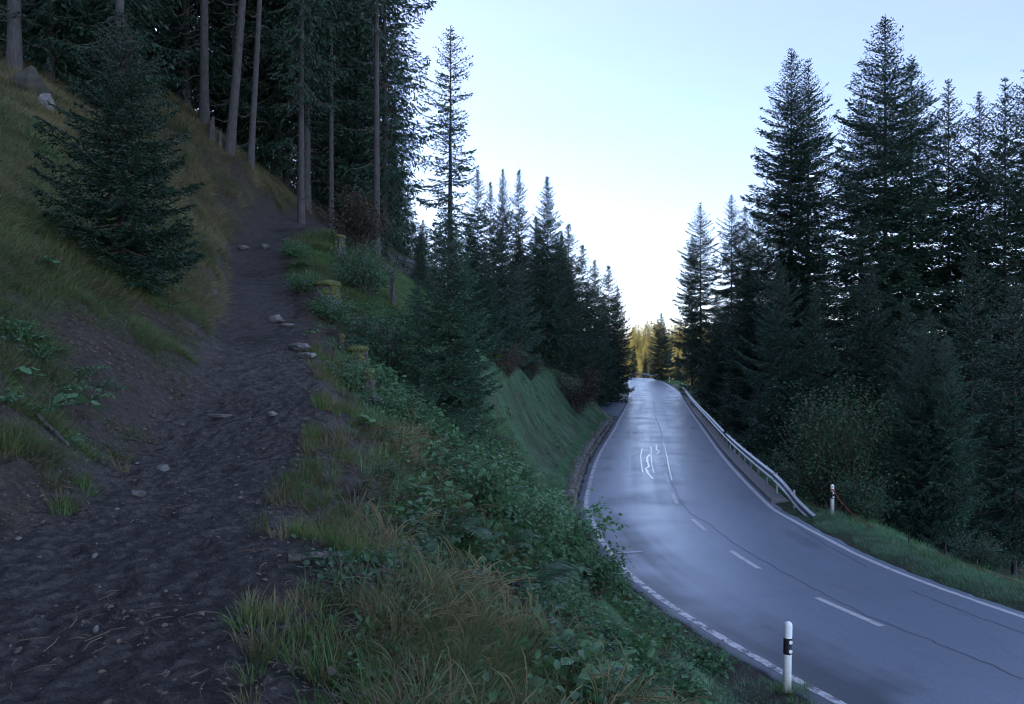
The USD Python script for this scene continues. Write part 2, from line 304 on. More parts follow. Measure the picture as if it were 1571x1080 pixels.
ctrl = [tuple(p) for p in path_c]
ctrl += [(x + w, y, z - 0.02) for x, y, z in path_c[1:10] for w in (0.8, -0.8)]
ctrl += [
    # left slope
    (-4.5, 5.4, -0.6), (-4.5, 7, -0.5), (-5.8, 9, 0.6), (-4.9, 8.6, -0.1), (-4.9, 10.8, 0.3), (-5.75, 12, 0.75), (-6.4, 13, 1.54), (-8.5, 12, 3.0), (-11.6, 18, 5.6), (-12.3, 22, 6.7), (-8.6, 20, 3.9), (-10.2, 24, 5.6), (-12.4, 32, 9.7), (-10.8, 31, 8.1), (-9.95, 31, 7.4),
    (-10.4, 33, 7.6), (-8, 4, 2.0), (-6, 0, 0.6), (-12, 8, 5.2), (-20, 10, 11), (-20, 25, 12), (-20, 45, 14.5), (-20, -10, 10), (-40, 0, 24), (-40, 40, 25.5), (-40, 90, 24), (-40, 150, 22), (-64, -20, 40), (-64, 60, 41), (-64, 130, 39), (-64, 220, 32),
    # bank between the path and the road
    (0, 0, -1.7), (0, 3, -1.85), (-1.2, 4, -1.5), (-0.83, 5.5, -1.5), (-0.42, 6, -1.9), (0.42, 8, -2.85), (1.25, 9.3, -3.6), (1.93, 11, -3.98), (2.0, 5, -3.1), (3.5, 3, -4.2), (0.14, 12, -2.4), (1.36, 14.5, -3.6), (-1.05, 15, -1.72), (-1.82, 12, -0.95),
    (1.4, 20, -3.6), (1.07, 24, -2.75), (0.1, 26, -0.75), (1.7, 30, -3.0), (1.0, 34, -1.2), (-1.56, 20, -1.3), (-3.2, 19, 0.0), (-4.2, 22, 1.4), (-5.3, 24, 2.4), (-3.2, 28, 1.9), (-5.5, 32, 4.4), (-3.5, 45, 2.0), (2.2, 50, -0.5), (3.2, 44, -1.6), (5.2, 55, -1.5), (-1, 60, 1.6), (-10, 50, 8.2), (-5, 80, 3.6),
    (6.0, 72, -0.8), (8.2, 85, -1.6), (11.2, 95, -2.0), (0, 100, 3.5), (14.5, 118, -1.3), (8, 130, 2.5), (16, 145, -0.5), (-10, 160, 10), (5, 200, -1.0), (-15, 230, 8.0),
    # beyond the road on the right
    (10.6, 25, -5.2), (14, 28, -6.3), (18, 17, -7.5), (13, 10, -6.0), (20, 45, -9), (20, 55, -8.5), (16, 40, -7.2), (24, 85, -5.2), (21.5, 86, -4.3), (25, 106, -3.9), (30, 20, -11), (30, 0, -11), (40, 40, -13.5), (45, 80, -12), (60, 10, -17), (88, 60, -20), (60, 130, -12), (88, 200, -16), (32, 140, -4.0), (36, 170, -6), (28, 190, -4.5), (40, 230, -10), (88, -20, -20), (10, -20, -6), (30, -20, -12), (-3, -20, -1.9),
]
ctrl = np.array(ctrl, float)
rbf = RBFInterpolator(ctrl[:, :2], ctrl[:, 2], kernel='thin_plate_spline', smoothing=0.05)


def sm(a, b, x):
    t = np.clip((x - a) / (b - a), 0, 1)
    return t * t * (3 - 2 * t)


def road_frame(x, y):
    q = np.stack([x, y], -1)
    _, i = road_tree.query(q)
    d = ((q - RC[i]) * RN[i]).sum(-1)
    return i, d, d - RHW[i], -d - RHW[i]           # index, lateral, beyond right edge, beyond left edge


LAYBY = (66.0, 94.0)


def layby_w(Y):
    return np.where((Y > LAYBY[0]) & (Y < LAYBY[1]), 3.6 * sm(66, 76, Y) * (1 - sm(83, 94, Y)), 0.0)


def wall_h(Y):
    return 0.55 * sm(22.5, 27, Y) * (1 - sm(57, 62, Y))


def height(x, y, fine=True):
    """Height of the land over the eye plus EYE, at any point."""
    x, y = np.asarray(x, float), np.asarray(y, float)
    shape = x.shape
    x, y = x.ravel(), y.ravel()
    cx, cy = np.clip(x, -66, 90), np.clip(y, -22, 232)
    z = np.concatenate([rbf(np.stack([cx[k:k + 40000], cy[k:k + 40000]], -1)) for k in range(0, len(x), 40000)]) if len(x) else x
    # out of sight on the left the slope goes on up to a ridge, shaped to block the sun; far ahead stands the low sunlit hill
    ridge = np.clip(-60 - x, 0, 170)
    z = z + ridge * 0.82 * sm(-320, -150, y) * (1 - sm(480, 640, y)) - 0.5 * np.clip(-250 - x, 0, 300) * sm(-320, -150, y) * (1 - sm(480, 640, y))
    far = sm(240, 330, y) * sm(-120, -40, x)
    z = z * (1 - far) + far * (-14.0)
    z = z + 30.0 * np.exp(-(((x - 95) / 75) ** 2 + ((y - 470) / 80) ** 2)) + 16 * np.exp(-(((x + 30) / 120) ** 2 + ((y - 620) / 90) ** 2))
    if fine:
        pts = np.stack([x, y, 0 * x], -1)
        rough = (meshkit.fbm(pts * 0.7, 3, 5) - 0.5) * 0.35 + (meshkit.fbm(pts * 2.6, 3, 9) - 0.5) * 0.14
    else:
        rough = 0
    _, pi = path_tree.query(np.stack([x, y], -1))
    pd = np.hypot(x - PC[pi, 0], y - PC[pi, 1])
    onpath = 1 - sm(0.75, 1.25, pd)
    _, _, _, el0 = road_frame(x, y)
    rough = rough * (1 - 0.75 * sm(19, 24, y) * (1 - sm(5, 8, el0)))
    z = z + rough * (1 - 0.75 * onpath) * (1 - sm(60, 120, np.hypot(x, y)) * 0.3)
    z = z * (1 - 0.6 * onpath) + (PC[pi, 2] - 0.05 * (1 - np.clip(pd, 0, 1) ** 2)) * 0.6 * onpath
    # the road bench
    i, d, er, el = road_frame(x, y)
    rz = RZ[i]
    ry = RC[i, 1]
    wh = wall_h(ry)
    lw = layby_w(ry)
    left = np.where(el > 0.62 + lw, 1.0, 0.0)
    zl = np.where(el < 0.42 + lw, rz, rz + wh * sm(0.42, 0.56, el - lw))
    kt = np.clip((el - lw - 0.5) / (1.4 + 1.5 * sm(20, 25, ry)), 0, 1)
    k_left = kt * (0.4 + 0.6 * kt * (1.7 - 0.7 * kt))
    zl = zl * (1 - k_left) + z * k_left
    shelf = 1.75 * (1 - sm(24, 28, ry)) + 0.55 * sm(24, 28, ry) + 2.2 * sm(78, 90, ry)
    k_right = sm(0, 1, (er - shelf) / 2.2)
    hump = 0.07 * np.sin(np.clip((er - 0.25) / 1.5, 0, 1) * np.pi)
    zr = (rz - 0.02 + hump) * (1 - k_right) + z * k_right
    out = np.where(d > 0, zr, zl)
    drop = 0.045 * (1 - sm(0.12, 0.34, np.where(d > 0, er, el - lw)))
    out = np.where(np.where(d > 0, er, el - lw) < 0.5, out - drop, out)
    return (out + EYE).reshape(shape)


def grow(start, step, factor, limit):
    o, x, s = [], start, step
    while x < limit:
        s *= factor
        x += s
        o.append(x)
    return np.array(o)


xs_r = np.concatenate([np.arange(-4.6, 1.0, 0.03), np.arange(1.0, 12, 0.09), 12 + grow(0, 0.12, 1.07, 300)])
xs_l = -4.6 - np.concatenate([np.arange(0.07, 9, 0.07), 9 + grow(0, 0.09, 1.07, 380)])
GX = np.concatenate([xs_l[::-1], xs_r])
GY = np.concatenate([[-350, -250, -180, -130, -90, -60, -40, -28, -20, -14, -10, -7, -5, -3, -1.5, -0.5, 0.5, 1.4, 2.0], np.arange(2.4, 12, 0.03), np.arange(12, 34, 0.085), np.arange(34, 70, 0.3), 70 + grow(0, 0.35, 1.03, 850)])
gx, gy = np.meshgrid(GX, GY)
gz = height(gx, gy)
pts = np.stack([gx.ravel(), gy.ravel(), gz.ravel()], -1)
_, pi = path_tree.query(pts[:, :2])
pd = np.hypot(pts[:, 0] - PC[pi, 0], pts[:, 1] - PC[pi, 1])
near = (np.hypot(pts[:, 0], pts[:, 1]) < 34) & (pts[:, 1] > 1)
wob = np.zeros(len(pts))
wob[near] = (meshkit.fbm(pts[near] * [1.3, 1.3, 0], 3, 3) - 0.5) * 0.9
spill = np.clip(1.6 - pts[:, 1] * 0.05, 0.5, 1.4) * 0.35
up_ = sm(19, 25, pts[:, 1])
mud = 1 - sm(0.72 - 0.1 * up_, (1.15 + spill) * (1 - up_) + 0.95 * up_, pd + wob * (1 - 0.5 * up_))
# trodden clods and hollows on the path
cl = near & (pd < 2.2)
q = pts[cl]
gz.ravel()[cl] += (np.abs(meshkit.fbm(q * [4.5, 4.5, 0], 3, 21) - 0.5) * -0.16 + (meshkit.fbm(q * [9, 9, 0], 3, 22) - 0.5) * 0.036 * (0.3 + 1.4 * meshkit.noise(q * [1.7, 1.7, 0], 26)) + (meshkit.noise(q * [26, 26, 0], 23) - 0.5) * 0.024) * np.clip(mud[cl] + 0.2, 0, 1)
sl = near & (pts[:, 0] < PC[pi, 0] - 0.8) & (pd < 6)
q = pts[sl]
gz.ravel()[sl] += ((meshkit.noise(q * [5, 5, 5], 31) - 0.5) * 0.09 + (meshkit.noise(q * [12, 12, 12], 32) - 0.5) * 0.06 + (meshkit.noise(q * [25, 25, 25], 33) - 0.5) * 0.03) * np.clip(pd[sl] - 0.8, 0, 1)
pts[:, 2] = gz.ravel()
_, _, er_, el_ = road_frame(pts[:, 0], pts[:, 1])
lush = 0.38 + 0.2 * up_ + 0.7 * sm(20, 24, pts[:, 1]) * (el_ > 0.5) * (pts[:, 0] > -4) + 0.5 * (er_ > 0.3) - 0.3 * np.exp(-np.clip(er_, 0, None) * 8) - 0.35 * (1 - sm(0, 2.5, pd - 1)) * (pts[:, 0] < PC[pi, 0]) - 0.35 * (np.abs(el_) < 0.5)
n_r, n_c = gx.shape
ii, jj = np.meshgrid(np.arange(n_r - 1), np.arange(n_c - 1), indexing='ij')
a = (ii * n_c + jj).ravel()
quads = np.stack([a, a + 1, a + n_c + 1, a + n_c], 1)
qc = pts[quads].mean(1)
_, _, qr, ql = road_frame(qc[:, 0], qc[:, 1])
lw_q = layby_w(RC[road_tree.query(qc[:, :2])[1], 1])
keep = ~((qr < -0.5) & (ql < -0.5))                        # no soil under the middle of the road
is_path = (pd[quads].mean(1) < 0.95) & (qc[:, 1] > -8) & (qc[:, 1] < 40)


def sheet(sel, name):
    qd = quads[sel & keep]
    used, inv = np.unique(qd, return_inverse=True)
    qd = inv.reshape(-1, 4)
    f = np.vstack([qd[:, [0, 1, 2]], qd[:, [0, 2, 3]]])
    p = obj(name, (pts[used], f), ground_mat, smooth=True, prim={'mud': mud[used], 'lush': lush[used]})
    tag(p, kind='structure')
    return p


tag(sheet(~is_path, 'ground'), 'steep earthy hillside with grass falling from the forest to the road', 'ground')
tag(sheet(is_path, 'footpath'), 'muddy trodden footpath climbing the slope on the left', 'path')

# ------------------------------------------------------------------ road
road = thing('road', 'damp blue grey asphalt road curving uphill between spruces', 'road')
tag(road, kind='structure')
lat = np.linspace(0, 1, 25)


def strip(lo, hi, i0, i1, lift, step=1, wob=0.0, seed=0):
    """A sheet on the road between two lateral lines (metres from the left edge)."""
    idx = np.arange(i0, i1 + 1, step)
    r = RS(seed)
    lo = np.broadcast_to(lo, len(idx)) + r.uniform(-wob, wob, len(idx))
    hi = np.broadcast_to(hi, len(idx)) + r.uniform(-wob, wob, len(idx))
    k = 3
    rows = []
    for t in np.linspace(0, 1, k):
        o = lo * (1 - t) + hi * t - RHW[idx]
        p = RC[idx] + RN[idx] * o[:, None]
        rows.append(np.column_stack([p, zs(idx, o) + lift]))
    v = np.stack(rows, 1).reshape(-1, 3)
    a = (np.arange(len(idx) - 1)[:, None] * k + np.arange(k - 1)).ravel()
    qd = np.stack([a, a + 1, a + k + 1, a + k], 1)
    return v, np.vstack([qd[:, [0, 1, 2]], qd[:, [0, 2, 3]]])


def zs(idx, o):
    return RZ[idx] + EYE + 0.04 * (1 - (np.abs(o) / RHW[idx]) ** 2)          # gentle camber


n = len(RC)
ragged = lambda k: 0.1 * (meshkit.fbm(np.column_stack([RC * 1.3, np.full(len(RC), k)]), 4, k) - 0.5) * 2 + 0.02 * (meshkit.noise(np.column_stack([RC * 9, np.full(len(RC), k)]), k) - 0.5)
o = (lat[None, :] * 2 - 1) * (RHW[:, None] + 0.2)
o[:, 0] -= ragged(1)
o[:, -1] += ragged(2)
o = np.column_stack([o[:, :1] - 0.03, o, o[:, -1:] + 0.03])            # the broken edge of the surface turns down
lat = np.concatenate([[0], lat, [1]])
lwid = layby_w(RC[:, 1])
vv = np.concatenate([RC[:, None, :] + RN[:, None, :] * o[..., None], (zs(np.arange(n)[:, None], o))[..., None]], -1)
vv[:, [0, -1], 2] -= 0.12
a = (np.arange(n - 1)[:, None] * 27 + np.arange(26)).ravel()
qd = np.stack([a, a + 1, a + 28, a + 27], 1)
obj('asphalt', (vv.reshape(-1, 3), np.vstack([qd[:, [0, 1, 2]], qd[:, [0, 2, 3]]])), asphalt, road, smooth=True,
    prim={'across': np.tile(lat, n), 'along': np.repeat(RS_, 27)})


def iy(Y):
    return int(np.argmin(abs(RC[:, 1] - Y) + 1e3 * (np.arange(n) > 1300)))


obj('edge_line', strip(0.0, 0.15, iy(8), n - 60, 0.004, 2, 0.012, 1), paint, road)
obj('edge_line', strip(2 * RHW[iy(8):n - 59:2] - 0.15, 2 * RHW[iy(8):n - 59:2], iy(8), n - 60, 0.004, 2, 0.004, 2), paint_dash, road)
# centre dashes, at the places where they lie
for Y0, Y1 in ((14.15, 15.95), (18.35, 20.2), (22.6, 24.2), (26.8, 28.9), (31.4, 34.2), (36.5, 39)):
    i0, i1 = iy(Y0), iy(Y1)
    obj('centre_dash', strip(np.linspace(0, 0, i1 - i0 + 1) + RHW[i0:i1 + 1] - 0.07, RHW[i0:i1 + 1] + 0.07, i0, i1, 0.004), paint_dash, road)


def line_on_road(pix, width, lift, mat, name, wob=0.0, seed=0):
    """A thin sealed crack or seam on the road through measured directions, laid on the road's surface."""
    P = []
    for u, v in pix:
        Y = 15.0
        for _ in range(40):
            Y = -(zroad(Y) + 0.03) / ((v - CV) / FPX)
        P.append(((u - CU) / FPX * Y, Y))
    P = np.array(P)
    s = np.concatenate([[0], np.cumsum(np.linalg.norm(np.diff(P, axis=0), axis=1))])
    m = max(int(s[-1] / 0.2), 4)
    P = np.column_stack([np.interp(np.linspace(0, s[-1], m), s, P[:, k]) for k in (0, 1)])
    r = RS(seed)
    P += r.normal(0, wob, P.shape)
    t = np.gradient(P, axis=0)
    t /= np.linalg.norm(t, axis=1, keepdims=True) + 1e-9
    nn = np.stack([t[:, 1], -t[:, 0]], 1)
    w = width * r.uniform(0.7, 1.2, m)[:, None] / 2
    rows = []
    for sgn in (-1, 1):
        p = P + nn * w * sgn
        i, d, _, _ = road_frame(p[:, 0], p[:, 1])
        rows.append(np.column_stack([p, zs(i, d) + lift]))
    v = np.stack(rows, 1).reshape(-1, 3)
    a = np.arange(m - 1) * 2
    qd = np.stack([a, a + 1, a + 3, a + 2], 1)
    return obj(name, (v, np.vstack([qd[:, [0, 1, 2]], qd[:, [0, 2, 3]]])), mat, road)


crack_seals = [
    [(1007, 682), (1007, 690), (1012, 694), (1008, 697), (997, 697), (993, 702), (993, 708), (996, 716), (991, 719), (994, 727), (1002, 735)],
    [(985, 688), (983, 700), (984, 712), (986, 725)], [(999, 686), (999, 700), (1000, 712), (1003, 726)],
    [(968, 698), (966, 710), (965, 724)], [(976, 695), (968, 698)], [(969, 662), (966, 671)], [(1003, 610), (1004, 625), (1006, 640), (1013, 658), (1019, 684), (1024, 705), (1027, 722), (1031, 738)],
    [(984, 705), (993, 705)], [(984, 709), (993, 709)], [(985, 692), (994, 692)], [(986, 718), (994, 718)], [(952, 660), (960, 660)],
    [(940, 847), (985, 847)],
]
for k, pix in enumerate(crack_seals):
    line_on_road(pix, 0.1 if k == 0 else 0.05, 0.006 + 0.0012 * k, bitumen, 'crack_seal', 0.008, k)
for k, pix in enumerate([[(1031, 742), (1042, 766), (1058, 788), (1085, 803), (1120, 830), (1180, 866), (1250, 905), (1330, 945), (1440, 988), (1571, 1044)], [(1215, 800), (1255, 828), (1330, 868)], [(1395, 905), (1470, 935), (1571, 972)],
                         [(950, 740), (990, 738)], [(1075, 700), (1088, 708)], [(1105, 762), (1160, 763)]]):
    line_on_road(pix, 0.016, 0.0045 + 0.0005 * k, bitumen_dull, 'crack', 0.02, 50 + k)

# lay-by on the left beyond the wall
il0, il1 = iy(LAYBY[0]), iy(LAYBY[1])
idx = np.arange(il0, il1 + 1)
rows = []
for t in np.linspace(0, 1, 6):
    off = -(RHW[idx] + 0.18) - t * np.maximum(lwid[idx] + 0.1, 0.02)
    rows.append(np.column_stack([RC[idx] + RN[idx] * off[:, None], RZ[idx] + EYE - 0.012 - 0.03 * t]))
v = np.stack(rows, 1).reshape(-1, 3)
a = (np.arange(len(idx) - 1)[:, None] * 6 + np.arange(5)).ravel()
qd = np.stack([a + 1, a, a + 6, a + 7], 1)
layby = obj('lay_by', (v, np.vstack([qd[:, [0, 1, 2]], qd[:, [0, 2, 3]]])), asphalt, smooth=True, prim={'across': np.tile(np.linspace(0, 0.2, 6), len(idx)), 'along': np.repeat(RS_[idx], 6)})
tag(layby, 'dark asphalt lay-by off the left edge of the road', 'lay-by', kind='structure')

# ------------------------------------------------------------------ tree builders


def kites(base, direc, side, length, width):
    """Flat needle sprays: narrow at the base, widest a third along, pointed at the tip."""
    tip = base + direc * length[:, None]
    mid = base + direc * (length * 0.4)[:, None]
    w = side * (width / 2)[:, None]
    v = np.stack([base, mid + w, tip, mid - w], 1).reshape(-1, 3)
    k = np.arange(len(base)) * 4
    return v, np.vstack([np.stack([k, k + 1, k + 2], 1), np.stack([k, k + 2, k + 3], 1)])


def unit(a):
    return a / (np.linalg.norm(a, axis=-1, keepdims=True) + 1e-9)


def spruce_parts(seed, H, R, base, whorl=0.42, per=5, tw=0.34, tww=0.085, sec=0.2, ter=0.13, prof=0.75, droop=-0.12, miss=0.08, hang=0.75, stubs=0, irregular=0.22, r0=None, double=1, blunt=0.05, tipk=0.5):
    """Trunk, limbs and needle crown of one spruce."""
    r = RS(seed)
    nz = 14
    zt = np.linspace(-0.4, H, nz)
    r0 = r0 or 0.011 * H + 0.02
    wob = np.cumsum(r.normal(0, 0.006 * H / nz, (nz, 2)), 0)
    axis = np.column_stack([wob - wob[1], zt])
    axis[-1, :2] = axis[-2, :2]
    rad = r0 * np.clip(1 - zt / H, 0.03, 1) ** 0.85
    rad[0:1] *= 1.35
    trunk = tube(axis, rad, 10)
    limbs, F = [], []
    z = base
    ctr = lambda zz: np.array([np.interp(zz, zt, axis[:, 0]), np.interp(zz, zt, axis[:, 1]), zz])
    ang0 = r.uniform(0, 6.28)
    while z < H - 0.15:
        t = (z - base) / (H - base)
        fine = 0.42 + 0.58 * (1 - math.exp(-(H - z) / (14 * tw + 0.5)))
        env = R * (1 - math.exp(-(H - z) * tipk / R)) * (0.72 + 0.28 * sm(0, 0.15, t))
        for k in range(per):
            if r.rand() < miss:
                continue
            ang0 += 6.283 / per * r.uniform(0.6, 1.4)
            L = max(env * r.uniform(1 - irregular * 1.6, 1 + irregular), 0.06)
            zz = z + r.uniform(-0.4, 0.4) * whorl
            if zz > H - 0.05:
                continue
            up = -droop * -1.0
            slope = droop * (1 - t) * 1.6 + 0.75 * t ** 1.5 + r.normal(0, 0.07)
            s = np.linspace(0, 1, 6)
            hd = np.array([math.cos(ang0), math.sin(ang0), 0])
            curve = 0.32 * (1 - t)
            P = ctr(zz) + hd * (s * L)[:, None] + np.array([0, 0, 1.0]) * ((s * slope - 0.16 * (1 - t) * np.sin(s * 2.4) + curve * s ** 3 * 0.55) * L)[:, None]
            limbs.append(tube(P, np.linspace(0.012 + 0.007 * L, 0.004, 6), 3, False))
            n2 = max(int(L / sec), 2) * 2 + 1
            ss = np.clip(np.linspace(0.08, 1.0, n2) + r.uniform(-0.02, 0.02, n2), 0.03, 1)
            B = np.column_stack([np.interp(ss, s, P[:, c]) for c in range(3)])
            sgn = np.where(np.arange(n2) % 2 == 0, 1, -1)
            tang = unit(np.column_stack([np.interp(ss, s, np.gradient(P[:, c])) for c in range(3)]))
            lat_ = np.cross(tang, [0, 0, 1.0])
            lat_ = unit(lat_) * sgn[:, None]
            L2 = np.minimum(0.2 * tw * fine + 0.42 * L * (1 - ss * 0.75) * np.sin(np.clip(ss * 2.2 + 0.35, 0, 2.9)), 1.3) * r.uniform(0.6, 1.15, n2)
            L2 = np.maximum(L2, tw * 0.5 * fine)
            D2 = unit(tang * r.uniform(0.5, 0.9, n2)[:, None] + lat_ + np.array([0, 0, -1.0]) * (hang * (1 - 0.8 * t) * r.uniform(0.3, 1.0, n2))[:, None])
            n3 = max(int(np.mean(L2) / ter), 2)
            f = np.linspace(0.1, 1.0, n3)[None, :]
            sag = np.array([0, 0, -1.0]) * 0.25 * hang * (1 - t)
            B3 = B[:, None] + D2[:, None] * (f * L2[:, None])[..., None] + sag * ((f ** 2) * L2[:, None])[..., None]
            sg3 = np.where(np.arange(n3) % 2 == 0, 1, -1)[None, :, None]
            side2 = np.cross(D2, tang + r.normal(0, 0.2, tang.shape))
            side2 = unit(np.cross(side2, D2))[:, None] * sg3
            D3 = unit(D2[:, None] * 0.9 + side2 * r.uniform(0.2, 0.8, (n2, n3, 1)) + r.normal(0, 0.25, (n2, n3, 3)) + np.array([0, 0, -0.35 * hang * (1 - t) + 0.25 * t]))
            bb, dd = B3.reshape(-1, 3), D3.reshape(-1, 3)
            for q_ in range(double):
                sd = unit(np.cross(dd, r.normal(0, 1, dd.shape)))
                F.append(kites(bb, dd, sd, fine * tw * r.uniform(0.55, 1.15, len(bb)), (0.5 + 0.5 * fine) * tww * r.uniform(0.7, 1.3, len(bb))))
        z += whorl * (1.15 - 0.6 * t) * r.uniform(0.8, 1.2)
    # leader
    q_ = 26
    zz = np.linspace(H - 4.5 * tw, H, q_)
    a_ = r.uniform(0, 6.28, q_)
    d_ = unit(np.column_stack([np.cos(a_) * 0.6, np.sin(a_) * 0.6, np.full(q_, 0.75)]))
    bb = np.array([ctr(h) for h in zz])
    F.append(kites(bb, d_, unit(np.cross(d_, [0, 0, 1.0])), np.linspace(0.55, 0.28, q_) * tw, np.full(q_, tww * 0.7)))
    # dead stubs under the crown
    for k in range(stubs):
        zz, a_ = r.uniform(1.0, base), r.uniform(0, 6.28)
        L = r.uniform(0.3, 1.6)
        s = np.linspace(0, 1, 4)
        P = ctr(zz) + np.column_stack([np.cos(a_ + 0.3 * s) * s * L, np.sin(a_ + 0.3 * s) * s * L, -0.25 * s * L + 0.1 * np.sin(s * 5 + a_) * L])
        limbs.append(tube(P, np.linspace(0.016, 0.004, 4), 3, False))
    return trunk, join(limbs), join(F)


UsdGeom.Scope.Define(stage, '/World/Looks')
KIT = '/World/kit'
_kit = stage.CreateClassPrim(KIT)


def proto(name, parts):
    """A class prim that the single trees and plants refer to: parts is [(part name, mesh, material, smooth)]."""
    stage.CreateClassPrim(f'{KIT}/{name}')
    for pn, m, mat, s in parts:
        obj(pn, m, mat, f'{KIT}/{name}', s)
    return f'{KIT}/{name}'


def spruce_proto(name, mat, **k):
    t, l, f = spruce_parts(**k)
    return proto(name, [('trunk', t, bark, 40), ('limbs', l, twig_mat, False), ('crown', f, mat, False)]), k['H']


SP = {}
SP['tall_a'] = spruce_proto('tall_spruce_a', needle, seed=11, H=29, R=3.6, base=2.5, whorl=0.42, per=7, miss=0.12, irregular=0.3, tw=0.33, tww=0.08, sec=0.17, ter=0.09, droop=-0.30, tipk=0.5, r0=0.24)
SP['tall_b'] = spruce_proto('tall_spruce_b', needle, seed=12, H=27, R=3.2, base=3, whorl=0.46, per=7, miss=0.16, irregular=0.36, tw=0.33, tww=0.08, sec=0.17, ter=0.09, droop=-0.34, tipk=0.54, r0=0.22)
SP['tall_c'] = spruce_proto('tall_spruce_c', needle, seed=13, H=25, R=3.5, base=1.5, whorl=0.44, per=6, miss=0.12, irregular=0.32, tw=0.33, tww=0.08, sec=0.17, ter=0.09, droop=-0.24, tipk=0.48, r0=0.2)
SP['mid_a'] = spruce_proto('mid_spruce_a', needle, seed=14, H=14, R=2.6, base=0.8, whorl=0.32, per=7, miss=0.06, irregular=0.25, tw=0.24, tww=0.07, sec=0.115, ter=0.07, r0=0.09, droop=-0.1, tipk=0.4)
SP['mid_b'] = spruce_proto('mid_spruce_b', needle, seed=15, H=13, R=2.2, base=0.5, whorl=0.33, per=7, miss=0.1, irregular=0.32, tw=0.24, tww=0.07, sec=0.115, ter=0.07, r0=0.09, droop=-0.12, tipk=0.4)
SP['sparse'] = spruce_proto('sparse_spruce', needle, seed=16, H=18, R=1.5, base=2, whorl=0.46, per=6, miss=0.14, irregular=0.4, tw=0.28, tww=0.085, sec=0.15, ter=0.09, droop=-0.26, tipk=0.55, hang=0.6, r0=0.2)
SP['young'] = spruce_proto('young_spruce', needle_young, seed=17, H=6.0, R=1.95, base=0.15, whorl=0.24, per=9, tw=0.13, tww=0.034, sec=0.055, ter=0.034, miss=0.03, irregular=0.26, hang=0.45, droop=0.0, r0=0.06, tipk=0.44)
SP['bank'] = spruce_proto('bank_spruce', needle_bank, seed=37, H=6.0, R=1.95, base=0.15, whorl=0.2, per=9, tw=0.13, tww=0.034, sec=0.055, ter=0.034, miss=0.03, irregular=0.24, hang=0.45, droop=-0.02, r0=0.06, tipk=0.4)
SP['slope'] = spruce_proto('slope_spruce', needle, seed=27, H=5.0, R=1.75, base=0.15, whorl=0.19, per=9, tw=0.12, tww=0.03, sec=0.05, ter=0.03, miss=0.0, irregular=0.28, hang=0.5, droop=-0.03, r0=0.05, tipk=0.52)
SP['young_b'] = spruce_proto('young_spruce_b', needle_young, seed=18, H=5.0, R=1.7, base=0.2, whorl=0.25, per=7, tw=0.15, tww=0.036, sec=0.06, ter=0.04, miss=0.08, hang=0.55, droop=-0.06, r0=0.06, irregular=0.32, tipk=0.42)
SP['broad'] = spruce_proto('broad_spruce', needle_young, seed=29, H=9.0, R=2.7, base=1.3, whorl=0.28, per=8, tw=0.18, tww=0.046, sec=0.085, ter=0.055, miss=0.05, irregular=0.3, hang=0.6, droop=-0.08, r0=0.08, tipk=0.5)
SP['forest_a'] = spruce_proto('forest_spruce_a', needle, seed=19, H=26, R=2.7, base=6, whorl=0.52, per=6, miss=0.15, irregular=0.3, tw=0.32, tww=0.09, sec=0.22, ter=0.13, droop=-0.3, tipk=0.5, stubs=40, r0=0.24)
SP['forest_b'] = spruce_proto('forest_spruce_b', needle, seed=20, H=24, R=2.8, base=1.2, whorl=0.48, per=7, miss=0.12, irregular=0.3, tw=0.32, tww=0.09, sec=0.21, ter=0.125, droop=-0.34, tipk=0.5, stubs=6, r0=0.2, hang=1.0)
SP['forest_c'] = spruce_proto('bare_spruce', needle, seed=21, H=26, R=2.3, base=11.0, whorl=0.55, per=5, prof=0.5, tw=0.42, tww=0.1, sec=0.28, ter=0.19, miss=0.15, droop=-0.3, stubs=46, r0=0.23)


def tree(kind, u, Y, vtop, label, width=1.0, group=None, name='spruce_tree', rot=None, lean=(0, 0), H=None, sink=0.15, cat='spruce'):
    """One spruce whose tip reaches the measured direction."""
    p, Hp = SP[kind]
    x = (u - CU) / FPX * Y
    zb = float(height(np.array([x]), np.array([Y]))[0]) - sink
    h = H or (-(vtop - CV) / FPX * Y + EYE - zb)
    s = h / Hp
    rot = (u * 7.3 + Y * 13.1) % 360 if rot is None else rot
    return clone(p, name, label, cat, (x, Y, zb), group, rot, (s * width, s * width, s), lean)


# --- right of the road, near to far
tree('tall_a', 1358, 45, 22, 'tallest spruce on the right, its tip highest above all others', 1.0)
tree('tall_b', 1398, 49, 92, 'spruce tucked close against the right of the tallest spruce', 0.9)
tree('tall_b', 1322, 50, 150, 'spruce half hidden at the left flank of the tallest spruce', 0.85, rot=80)
tree('tall_a', 1214, 56, 74, 'tall spruce with pointed tip rising behind the guardrail, left of the gap of sky', 0.92, rot=200)
tree('tall_c', 1241, 58, 92, 'spruce twin close to the right of the tall pointed one behind the guardrail', 0.85)
tree('tall_c', 1455, 46, 124, 'spruce with open crown, next to the right of the tallest spruce', 0.85, rot=33)
tree('tall_b', 1503, 47, 142, 'thin spruce between two others near the right edge, the lower tip', 0.72, rot=150)
tree('tall_c', 1541, 43, 122, 'spruce at the right edge with its ragged tip up in the blue sky', 0.85, rot=260)
tree('tall_a', 1600, 44, 60, 'tall spruce cut off by the right edge of the view', 0.9, rot=10)
tree('tall_c', 1075, 92, 311, 'slim spruce nearest the sky gap above the road on its right side', 0.95, rot=100)
tree('tall_b', 1122, 89, 299, 'second spruce right of the sky gap above the road, tip bare', 0.8, rot=300)
tree('tall_a', 1143, 86, 314, 'short topped spruce third right of the sky gap above the road', 0.75, rot=70)
tree('tall_c', 1164, 82, 302, 'fourth spruce right of the sky gap, against the tall pointed one', 0.75, rot=190)
